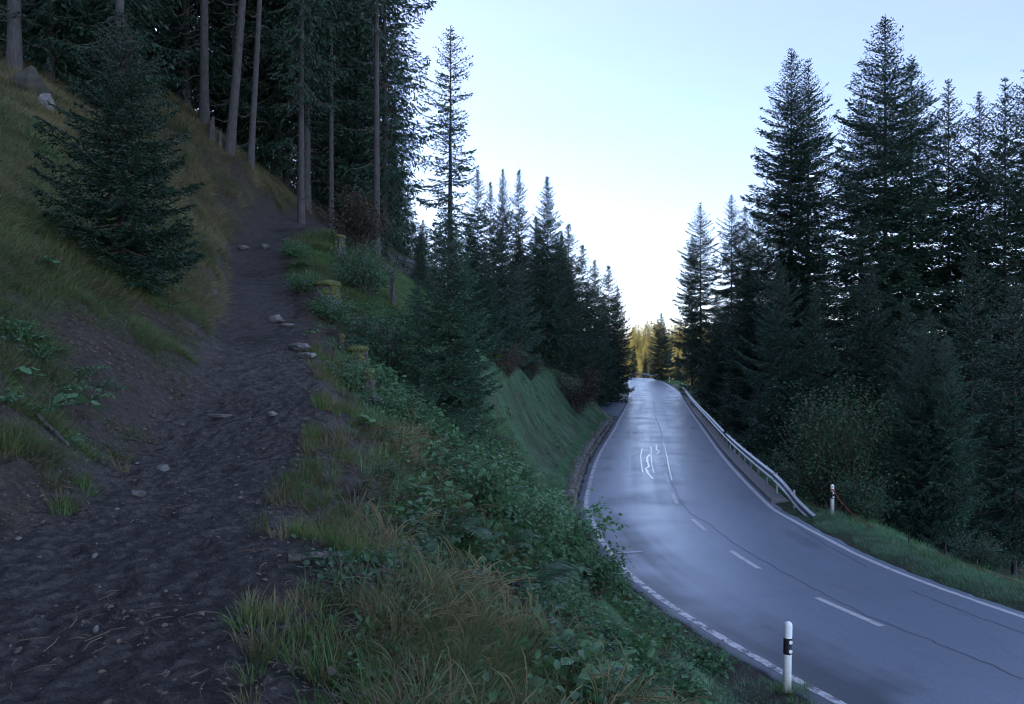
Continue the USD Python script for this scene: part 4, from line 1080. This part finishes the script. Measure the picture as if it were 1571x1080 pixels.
def plant(p, name, u, v, Y, label, cat, scale=1.0, group=None, rot=None, sink=0.03, lean=(0, 0)):
    x = (u - CU) / FPX * Y
    z = float(height(np.array([x]), np.array([Y]))[0]) - sink
    return clone(p, name, label, cat, (x, Y, z), group, (u * 3.7 + Y * 31) % 360 if rot is None else rot, scale, lean)


plant(B_leafy, 'shrub', 600, 0, 19, 'dark glossy leaved shrub between the stumps and the young spruce', 'shrub', 1.15)
plant(B_leafy, 'shrub', 560, 0, 24, 'leafy shrub behind the mossy topped stump', 'shrub', 1.1)
plant(B_brown, 'shrub', 545, 0, 30, 'reddish brown shrub under the bare trunks at the path\'s top', 'shrub', 1.2)
plant(B_brown, 'shrub', 885, 0, 50, 'reddish brown autumn shrub under the row of spruces', 'shrub', 1.5)
plant(B_brown, 'shrub', 778, 0, 33, 'russet bush on the crest of the grass bank', 'shrub', 0.7)
plant(B_brown, 'shrub', 812, 0, 40, 'small russet bush further along the crest of the grass bank', 'shrub', 0.7)
plant(B_leafy, 'shrub', 645, 0, 16.5, 'dark shrub at the left foot of the young spruce', 'shrub', 0.4)
plant(B_leafy, 'shrub', 700, 0, 16.5, 'dark shrub at the right foot of the young spruce', 'shrub', 0.34)
plant(B_leafy2, 'shrub', 725, 0, 10.5, 'bushy green plant in the middle of the bank, just above the ferns', 'shrub', 1.1)
plant(B_leafy2, 'shrub', 800, 0, 11.5, 'green shrub half way down the bank right of the ferns', 'shrub', 1.0)
plant(B_leafy2, 'shrub', 862, 0, 12.5, 'shrub reaching out over the white edge line of the road', 'shrub', 1.25)
plant(B_leafy2, 'shrub', 905, 0, 12.0, 'trailing shrub lowest on the bank beside the road edge', 'shrub', 0.9)
plant(B_leafy2, 'shrub', 840, 0, 8.2, 'leafy plant near the foot of the bank in front', 'shrub', 0.7)
plant(B_leafy2, 'shrub', 540, 0, 14, 'green plant beside the path below the stumps', 'shrub', 0.8)
plant(B_leafy2, 'shrub', 600, 0, 13, 'leafy plant beneath the fallen log', 'shrub', 0.75)
plant(B_leafy2, 'shrub', 510, 0, 20, 'green plant growing at the foot of the mossy stump', 'shrub', 0.9)
plant(B_leafy2, 'shrub', 465, 0, 21.5, 'bushy plant on the right edge of the upper path', 'shrub', 0.75)
plant(B_leafy2, 'shrub', 455, 0, 26, 'yellowish plant on the right side of the path\'s top', 'shrub', 0.8)
plant(B_tree, 'leafy_tree', 1280, 0, 28.0, 'broadleaf tree with yellowing top among the dark spruces', 'tree', 1.45)
plant(B_leafy, 'shrub', 1225, 0, 33, 'dark leafy bush below the guardrail\'s near end', 'shrub', 1.3)
plant(B_leafy, 'shrub', 1330, 0, 25, 'dark low bush behind the post on the right verge', 'shrub', 1.0)
plant(B_leafy, 'shrub', 1185, 0, 41, 'dark bush close behind the guardrail', 'shrub', 1.2)
plant(B_leafy, 'shrub', 1500, 0, 19.5, 'low dark bush behind the rope near the right edge', 'shrub', 0.7)
for u, Y, s, lab in ((690, 8.6, 0.95, 'upright fern on the bank left of the bushy green plant'), (805, 9.2, 1.15, 'large feathery fern right of the bushy green plant'), (765, 9.8, 0.95, 'fern in the shade between the bushy plants'), (840, 10.4, 0.9, 'fern lowest on the bank near the road'), (455, 25, 0.9, 'fern hanging over the path\'s upper right edge')):
    plant(P_fern, 'fern', u, 0, Y, lab, 'fern', s)
for u, Y, s, lab in ((110, 8.2, 0.75, 'cluster of big pale leaves on the slope at the left edge'), (40, 8.0, 0.6, 'smaller big leaved plant at the far left edge'), (75, 11, 0.7, 'broad leaved plant high on the left slope'), (630, 8.6, 0.55, 'broad leaved plant beside the long grass'), (560, 10.6, 0.7, 'round leaved plant near the right edge of the path'),
                     (790, 6.6, 0.42, 'broad pale leaves amid the grass in front'), (860, 7.2, 0.45, 'broad leaved plant low in front near the turf'), (930, 8.6, 0.5, 'broad leaved plant beside the turf by the near post'), (700, 11.5, 0.6, 'broad leaves behind the bushy green plant'), (745, 7.6, 0.5, 'broad leaves under the large fern'), (480, 17.5, 0.6, 'round leaved plant by the flat rock')):
    plant(P_big, 'broad_leaved_plant', u, 0, Y, lab, 'plant', s)

# ------------------------------------------------------------------ stumps, rocks, logs


def stump(u, Y, h, rad, label, sink=0.25, moss_on=True, split=0.0, seed=0, step=False):
    x = (u - CU) / FPX * Y
    z = float(height(np.array([x]), np.array([Y]))[0])
    t = thing('tree_stump', label, 'stump', (x, Y, z))
    r = RS(seed + 80)
    ns, nh = 22, 9
    a = np.arange(ns) / ns * 2 * np.pi
    zz = np.linspace(-sink, h, nh)
    V = []
    for k, q in enumerate(zz):
        fl = 1 + 0.45 * np.exp(-(q + 0.02) / 0.16) if q > -0.02 else 1.5
        rr = rad * fl * (1 + 0.1 * np.sin(5 * a + seed) + 0.05 * np.sin(11 * a + 2 * seed))
        top = (0.1 * np.sin(a * 2 + seed) + r.uniform(-0.05, 0.05, ns)) * (split if k == nh - 1 else 0)
        V.append(np.column_stack([rr * np.cos(a), rr * np.sin(a), q + top * 2]))
    v = np.vstack(V + [[[0, 0, h - 0.02]]])
    i, j = np.meshgrid(np.arange(nh - 1), np.arange(ns), indexing='ij')
    qd = np.stack([i * ns + j, i * ns + (j + 1) % ns, (i + 1) * ns + (j + 1) % ns, (i + 1) * ns + j], -1).reshape(-1, 4)
    f = np.vstack([qd[:, [0, 1, 2]], qd[:, [0, 2, 3]], [[(nh - 1) * ns + k, (nh - 1) * ns + (k + 1) % ns, nh * ns] for k in range(ns)]])
    obj('wood', (v, f), deadwood, t, 40)

    def cushion(cx, cz, R, th):
        m = trimesh.creation.icosphere(3, 1.0)
        p = np.array(m.vertices)
        p *= 1 + 0.22 * (meshkit.fbm(p * 2.2 + seed * 3, 3, seed)[:, None] - 0.5)
        p = p * [R, R, th] + [cx, 0.0, cz]
        obj('moss_cap', (p, m.faces), moss, t, True)
    if moss_on:
        for q_ in range(3):
            a_ = r.uniform(3.4, 6.0)
            mm = trimesh.creation.icosphere(2, 1.0)
            pp = np.array(mm.vertices) * (1 + 0.3 * (meshkit.fbm(mm.vertices * 2.5 + q_, 3, q_)[:, None] - 0.5)) * [rad * 0.45, rad * 0.18, h * r.uniform(0.18, 0.34)]
            pp = pp @ trimesh.transformations.rotation_matrix(a_ + math.pi / 2, [0, 0, 1])[:3, :3].T + [math.cos(a_) * rad * 0.98, math.sin(a_) * rad * 0.98, h * r.uniform(0.5, 0.85)]
            obj('moss_patch', (pp, mm.faces), moss, t, True)
        cushion(0, h + 0.03, rad * 1.22, 0.06 + 0.22 * rad)
    if step:
        cushion(0.02, h * 0.55, rad * 1.0, 0.04)
        obj('bracket', trimesh.creation.cylinder(rad * 0.9, 0.07, transform=trimesh.transformations.translation_matrix([0.0, -rad * 0.4, h * 0.5])), deadwood, t)
    return t


stump(502, 21.0, 0.62, 0.3, 'broad tree stump with a thick yellow green moss cap beside the path', seed=1, step=True, sink=0.6)
stump(521, 27.5, 0.65, 0.18, 'tall tree stump with a little moss at the top of the path', seed=2, sink=0.6)
stump(548, 17.5, 0.34, 0.22, 'low flat mossy tree stump among the shrubs', seed=3, sink=0.4)
stump(524, 18.2, 0.3, 0.07, 'thin mossy tree stump left of the flat low one', seed=4, sink=0.4)
stump(564, 14.6, 0.35, 0.11, 'small round mossy tree stump among leaves below the shrubs', seed=5, sink=0.4)
stump(766, 33, 0.42, 0.17, 'short mossy tree stump on the crest of the grass bank', seed=6, sink=0.5)
stump(602, 25, 1.1, 0.08, 'grey broken snag standing in the shrubs', moss_on=False, split=1.0, seed=7, sink=0.5)
stump(652, 19, 0.5, 0.12, 'splintered pale tree stump left of the young spruce', moss_on=False, split=1.0, seed=8, sink=0.4)
stump(324, 31, 0.7, 0.14, 'broken stump beside the thick straight trunk', moss_on=False, split=0.8, seed=9, sink=0.4)
stump(338, 31, 0.45, 0.09, 'little grey stump between the thick trunks on the spur', moss_on=False, split=0.8, seed=10, sink=0.4)


def boulder(name, u, Y, size, label, mat, seed, cat='rock', rot=0, sink=0.35, sub=3, lean=(0, 0), grp=None):
    x = (u - CU) / FPX * Y
    z = float(height(np.array([x]), np.array([Y]))[0])
    rr = RS(seed + 300)
    hull = trimesh.convex.convex_hull(unit(rr.normal(0, 1, (22, 3))) * rr.uniform(0.8, 1.1, (22, 1)))
    vv_, ff_ = trimesh.remesh.subdivide_to_size(hull.vertices, hull.faces, 0.22)
    m = trimesh.Trimesh(vv_, ff_)
    m.merge_vertices()
    p = np.array(m.vertices)
    p = p * (0.9 + 0.25 * (meshkit.fbm(p * 3.1 + seed * 5, 4, seed)[:, None] - 0.5))
    p = p * (np.array(size) / 2)
    R_ = trimesh.transformations.euler_matrix(math.radians(lean[0]), math.radians(lean[1]), math.radians(rot))[:3, :3]
    p = p @ R_.T
    o_ = obj(name, (p, m.faces), mat, '/World', 28)
    UsdGeom.Xformable(o_).AddTranslateOp().Set(Gf.Vec3d(x, float(Y), z + size[2] * (0.5 - sink)))
    tag(o_, label, cat, grp)
    return o_


boulder('rock', 458, 15.2, (0.62, 0.42, 0.26), 'flat pale grey rock on the right edge of the path', stone_mat, 1, rot=-25)
boulder('rock', 470, 14.6, (0.5, 0.3, 0.14), 'thin slab of rock below the flat pale rock', stone_mat, 2, rot=-25)
boulder('rock', 422, 18.6, (0.55, 0.35, 0.24), 'jagged rock in the middle of the upper path', stone_mat, 3, rot=-20)
boulder('rock', 441, 18.3, (0.4, 0.3, 0.16), 'small rock just right of the jagged one', stone_mat, 4, rot=-20)
boulder('rock', 372, 26.2, (0.5, 0.35, 0.2), 'left of two pale stones across the top of the path', stone_mat, 5, sink=0.2)
boulder('rock', 405, 26.6, (0.34, 0.3, 0.22), 'right of two pale stones across the top of the path', stone_mat, 6, sink=0.2)
boulder('rock', 326, 18.2, (0.25, 0.22, 0.2), 'rounded stone on the left edge of the upper path', stone_mat, 7)
boulder('rock', 340, 10.1, (0.36, 0.14, 0.08), 'narrow reddish stone across the middle of the path', stone_mat, 8, rot=10)
boulder('rock', 418, 10.1, (0.16, 0.12, 0.08), 'small stone right of the narrow reddish one', stone_mat, 9)
boulder('rock', 250, 8.0, (0.17, 0.1, 0.1), 'lone stone at the left edge of the path, half way', stone_mat, 10)
boulder('rock', 212, 7.0, (0.16, 0.1, 0.09), 'dark stone in the muddy left edge of the near path', stone_mat, 11)
boulder('rock', 437, 4.35, (0.12, 0.06, 0.06), 'pale stone beside the grass in the bottom left half', stone_mat, 12, rot=-40)
boulder('rock', 255, 3.85, (0.045, 0.035, 0.03), 'small pale stone at the bottom of the path', stone_mat, 13)
boulder('rock', 310, 4.5, (0.07, 0.035, 0.03), 'little splinter of stone on the near path', stone_mat, 14, rot=-35)
boulder('rock', 1000, 8.3, (0.34, 0.22, 0.2), 'dark stone in the leaves at the bottom centre', stone_mat, 15)
boulder('boulder', 70, 21.5, (0.55, 0.5, 0.75), 'grey boulder in the grass at the top of the left slope', stone_mat, 16, 'boulder', rot=20, sink=0.3)
boulder('boulder', 45, 22.5, (1.3, 1.0, 1.2), 'bigger mossy boulder behind the grey one on the upper left slope', mossy_rock, 17, 'boulder', sink=0.3)


def log(points, rad, label, seed, sides=9, name='fallen_log', cat='log'):
    P = np.array(points, float)
    s = np.linspace(0, 1, 9)
    P = np.column_stack([np.interp(s, np.linspace(0, 1, len(P)), P[:, k]) for k in range(3)])
    r = RS(seed)
    P[1:-1] += r.normal(0, 0.004, (7, 3))
    o_ = obj(name, tube(P, rad * r.uniform(0.9, 1.06, 9) * np.linspace(1, 0.7, 9), sides), deadwood, '/World', 50)
    tag(o_, label, cat)


def on(u, Y, lift=0.05):
    x = (u - CU) / FPX * Y
    return (x, Y, float(height(np.array([x]), np.array([Y]))[0]) + lift)


log([on(572, 13.4, 0.1), on(604, 13.0, 0.22)], 0.075, 'rotten brown log lying among leaves on the bank', 1)
log([on(440, 5.3, 0.04), on(520, 5.5, 0.05)], 0.03, 'grey weathered branch lying at the edge of the grass', 2, name='fallen_branch', cat='branch')
log([on(55, 7.6, 0.05), on(105, 7.4, 0.03)], 0.022, 'brown fallen branch on the left slope under the big leaves', 3, name='fallen_branch', cat='branch')
log([on(375, 4.3, 0.02), on(400, 4.25, 0.02)], 0.014, 'short stick on the bare brow next to the near path', 4, name='fallen_branch', cat='branch')
log([on(800, 7.4, 0.35), on(762, 7.7, 0.2)], 0.018, 'bare dead stick poking from the grass below the ferns', 5, name='fallen_branch', cat='branch')

# ------------------------------------------------------------------ dry stone wall under the bank
wall = thing('stone_wall', 'low dry stone wall at the foot of the bank along the road', 'wall')
r = RS(31)
i0, i1 = iy(23.6), iy(60)
s_end = RS_[i1]
row_z = 0.0
for row, hh in enumerate((0.3, 0.26, 0.24, 0.2)):
    s = RS_[i0] + r.uniform(0, 0.3)
    while s < s_end:
        grow_ = 1 + 0.25 * (s - RS_[i0]) / 18
        L = r.uniform(0.3, 0.62) * grow_
        sc = s + L / 2
        i = int(np.searchsorted(RS_, sc))
        i = min(i, n - 1)
        wh = wall_h(RC[i, 1])
        if row_z + hh * 0.6 < wh:
            m = trimesh.creation.icosphere(1, 1.0)
            p = np.array(m.vertices)
            p = np.sign(p) * np.abs(p) ** 0.55
            p *= 1 + 0.28 * (meshkit.noise(p * 1.5 + r.uniform(0, 90), row)[:, None] - 0.5)
            p = p * [L / 2 * 0.98, r.uniform(0.14, 0.2), hh / 2 * r.uniform(0.9, 1.1)]
            a_ = r.normal(0, 0.1)
            p = p @ trimesh.transformations.euler_matrix(r.normal(0, 0.1), a_, r.normal(0, 0.1))[:3, :3].T
            t_, n_ = RT[i], RN[i]
            off = -(RHW[i] + 0.42 + 0.07 * row + r.uniform(-0.03, 0.04))
            w_ = p[:, :1] * np.array([[*t_, 0]]) + p[:, 1:2] * np.array([[*n_, 0]]) + p[:, 2:] * np.array([[0, 0, 1.0]])
            w_ += [*(RC[i] + n_ * off), RZ[i] + EYE + row_z + hh / 2 - 0.03]
            obj('stone', (w_, m.faces), wall_mat, wall, False)
        s += L
    row_z += hh

# ------------------------------------------------------------------ guardrails
W_prof = np.array([(0.0, 0.16), (0.05, 0.148), (0.085, 0.118), (0.085, 0.088), (0.045, 0.056), (-0.005, 0.04), (-0.005, -0.04), (0.045, -0.056), (0.085, -0.088), (0.085, -0.118), (0.05, -0.148), (0.0, -0.16)])


def sweep_rail(P, z, toward, thick=0.004):
    """The W shaped beam along a line; toward points at the road."""
    k = len(W_prof)
    rows = []
    for q in range(len(P)):
        front = np.column_stack([P[q] + toward[q] * W_prof[:, :1], z[q] + W_prof[:, 1]])
        back = np.column_stack([P[q] + toward[q] * (W_prof[:, :1] - thick), z[q] + W_prof[:, 1]])
        rows.append(np.vstack([front, back[::-1]]))
    v = np.vstack(rows)
    K = 2 * k
    i, j = np.meshgrid(np.arange(len(P) - 1), np.arange(K), indexing='ij')
    qd = np.stack([i * K + j, i * K + (j + 1) % K, (i + 1) * K + (j + 1) % K, (i + 1) * K + j], -1).reshape(-1, 4)
    f = np.vstack([qd[:, [0, 1, 2]], qd[:, [0, 2, 3]]])
    return v, f


def post_mesh(c, t_, n_, z0, z1, w=0.1, d=0.055):
    b = trimesh.creation.box([w, d, z1 - z0])
    v = np.array(b.vertices)
    w_ = v[:, :1] * np.array([[*t_, 0]]) + v[:, 1:2] * np.array([[*n_, 0]]) + v[:, 2:] * np.array([[0, 0, 1.0]])
    return w_ + [*c, (z0 + z1) / 2], np.array(b.faces)


gr = thing('guardrail', 'galvanised steel guardrail along the right road edge, near end bent to the ground', 'guardrail')
j0, jb, j1 = iy(24.3), iy(28.6), iy(101)
jj_ = np.arange(jb, j1, 4)
off = RHW + 0.42
RP = RC + RN * off[:, None]
railz = RZ + EYE + 0.74
obj('rail', sweep_rail(RP[jj_], railz[jj_], -RN[jj_]), steel, gr, 35)
je = np.arange(j0, jb + 1, 1)
tt = (je - j0) / (jb - j0)
zz = RZ[je] + EYE + 0.74 * (1 - (1 - tt) ** 1.5) - 0.02
RPe = RC[je] + RN[je] * (off[je] + 0.25 * (1 - tt) ** 2)[:, None]
obj('rail_end', sweep_rail(RPe, zz, -RN[je]), steel, gr, 35)
for k, s in enumerate(np.arange(RS_[jb] + 0.2, RS_[j1 - 4], 2.0)):
    i = int(np.searchsorted(RS_, s))
    c = RC[i] + RN[i] * (off[i] + 0.1)
    p_ = obj('post', post_mesh(c, RT[i], RN[i], RZ[i] + EYE - 0.5, RZ[i] + EYE + 0.86), steel, gr)
    cb = RC[i] + RN[i] * (off[i] + 0.037)
    obj('bracket', post_mesh(cb, RT[i], RN[i], RZ[i] + EYE + 0.66, RZ[i] + EYE + 0.82, 0.06, 0.07), steel, p_)
i = iy(26.4)
c = RC[i] + RN[i] * (off[i] + 0.19)
obj('post', post_mesh(c, RT[i], RN[i], RZ[i] + EYE - 0.5, RZ[i] + EYE + 0.62), steel, gr)

# concrete edge beam that carries the rail
jc = np.arange(iy(27.6), iy(99), 3)
prof = np.array([(0.12, -0.4), (0.12, 0.11), (0.15, 0.13), (0.62, 0.13), (0.65, 0.11), (0.65, -0.7)])
rows = [np.column_stack([RC[q] + RN[q] * (RHW[q] + prof[:, :1]), RZ[q] + EYE + prof[:, 1]]) for q in jc]
v = np.vstack(rows)
K = len(prof)
i, j = np.meshgrid(np.arange(len(jc) - 1), np.arange(K - 1), indexing='ij')
qd = np.stack([i * K + j, (i + 1) * K + j, (i + 1) * K + j + 1, i * K + j + 1], -1).reshape(-1, 4)
f = np.vstack([qd[:, [0, 1, 2]], qd[:, [0, 2, 3]], [[0, 1, 2], [0, 2, 3], [0, 3, 4], [0, 4, 5]]])
kerb = obj('kerb', (v, f), concrete, '/World')
tag(kerb, 'raised concrete edge under the guardrail', 'kerb', kind='structure')

g2 = thing('guardrail', 'small far guardrail on the outside of the distant bend', 'guardrail')
jj_ = np.arange(iy(150) + 20, n - 90, 4)
obj('rail', sweep_rail((RC + RN * (RHW + 0.6)[:, None])[jj_], railz[jj_], -RN[jj_]), steel, g2, 35)
for i in range(jj_[0], jj_[-1], 24):
    obj('post', post_mesh(RC[i] + RN[i] * (RHW[i] + 0.7), RT[i], RN[i], RZ[i] + EYE - 0.5, RZ[i] + EYE + 0.86), steel, g2)

# ------------------------------------------------------------------ delineator posts


def delineator(loc, label, H=1.0, rot=0.0, rope=False, group=None, lean=(0, 0), R=0.06):
    t = thing('delineator_post', label, 'delineator', loc, group, rot, (1, 1, 1), lean)
    b0, b1 = H * 0.535, H * 0.765
    def lathe(z):
        return trimesh.creation.revolve(np.array(z), sections=28)
    lo = [(0.0, -0.3), (R * 1.02, -0.3), (R * 1.02, 0.0), (R * 0.95, 0.25 * H), (R * 0.93, b0), (0.0, b0)]
    hi = [(0.0, b1), (R * 0.93, b1), (R * 0.93, H - R * 0.95), (R * 0.86, H - R * 0.55), (R * 0.66, H - R * 0.24), (R * 0.36, H - R * 0.06), (0.0, H)]
    bd = [(0.0, b0), (R * 0.95, b0), (R * 0.95, b1), (0.0, b1)]
    obj('shaft', lathe(lo), white_plastic, t, 35)
    obj('cap', lathe(hi), white_plastic, t, 45)
    band = obj('black_band', lathe(bd), black_plastic, t, 35)
    for q in (0.22, 0.78):
        m = trimesh.creation.cylinder(0.027, 0.012, sections=20)
        m.apply_transform(trimesh.transformations.rotation_matrix(math.pi / 2, [1, 0, 0]))
        m.apply_translation([0.012, -R * 0.95, b0 + (b1 - b0) * q])
        obj('reflector', m, reflector_mat, band, 30)
    f_ = trimesh.creation.annulus(R * 1.03, R * 1.25, 0.03)
    obj('foot', f_, white_plastic, t)
    return t


P0 = at(1207, 1062, 11.4)
delineator((P0[0], P0[1], float(height(P0[:1], P0[1:2])[0])), 'white delineator post with two round reflectors on the near left verge', 1.0, 10, lean=(0, 1.2), R=0.063)
P1 = at(1277, 812, 25.0)
z1 = float(height(P1[:1], P1[1:2])[0])
delineator((P1[0], P1[1], z1), 'white delineator post with red rope tied to it on the right verge', 0.96, 0)
for u, Y, lab in ((1045, 108, 'far delineator post just past the guardrail\'s far end'), (1028, 134, 'farthest delineator post, beside the lone spruce at the road\'s end')):
    i = iy(Y)
    c = RC[i] + RN[i] * (RHW[i] + 0.75)
    delineator((c[0], c[1], float(height(c[:1], c[1:2])[0])), lab, 1.0, 0)
c = at(912, 628, 64.0)
sp = thing('sign_post', 'dark slim post with a small sign head beside the lay-by', 'sign post', (c[0], c[1], float(height(c[:1], c[1:2])[0])))
obj('pole', tube([(0, 0, -0.3), (0, 0, 0.8), (0, 0, 1.9)], 0.035, 10), dark_paint, sp, 40)
hd_ = trimesh.creation.box([0.24, 0.03, 0.2])
hd_.apply_translation([0, -0.045, 1.72])
obj('sign_head', hd_, dark_paint, sp)

# rope from the post along the verge
rp = [(P1[0] + 0.02, P1[1] - 0.07, z1 + 0.78)]
for u, v, Y in ((1330, 804, 23.4), (1395, 834, 21.4), (1440, 850, 20.0), (1500, 872, 18.4), (1571, 896, 16.8), (1640, 925, 15.2)):
    rp.append(tuple(at(u, v, Y)))
cs = CubicSpline(np.arange(len(rp)), np.array(rp))(np.linspace(0, len(rp) - 1, 90))
tag(obj('rope', tube(cs, 0.011, 6), rope_mat, '/World', 60), 'thin red rope strung from the post along the outer edge of the verge', 'rope')
wrap = np.linspace(0, 2 * np.pi * 3, 60)
tag(obj('rope_knot', tube(np.column_stack([P1[0] + 0.07 * np.cos(wrap), P1[1] + 0.07 * np.sin(wrap), z1 + 0.77 + 0.012 * wrap / 6]), 0.011, 6), rope_mat, '/World', 60), 'red rope wrapped around the post on the right verge', 'rope')
for k, q in enumerate((2, 4, 6)):
    b = np.array(rp[q])
    g_ = float(height(b[:1], b[1:2])[0])
    tag(obj('wooden_stake', tube([(b[0], b[1] + 0.02, g_ - 0.3), (b[0], b[1] + 0.02, max(b[2], g_ + 0.2) + 0.06)], 0.017, 6), deadwood, '/World'),
        ['thin stake holding the rope just past the post', 'thin stake holding the rope near the right edge', 'thin stake holding the rope outside the right edge'][k], 'stake')

# ------------------------------------------------------------------ far sunlit hill
r = RS(77)
t_, l_, f_ = spruce_parts(seed=90, H=11, R=2.6, base=0.6, whorl=0.75, per=5, prof=0.8, tw=0.9, tww=0.34, sec=0.5, ter=0.36, miss=0.05)
t2_, l2_, f2_ = spruce_parts(seed=91, H=9, R=3.0, base=0.5, whorl=0.75, per=5, prof=0.5, tw=0.9, tww=0.36, sec=0.5, ter=0.36, miss=0.05)
xy = np.column_stack([r.uniform(20, 190, 900), r.uniform(330, 480, 900)])
pi_ = scatter('hill_wood', 'golden sunlit wood covering the distant hill', 'wood', [join([t_, f_]), join([t2_, f2_])], [golden, golden], xy, 0.8, 78, tilt=0.02)
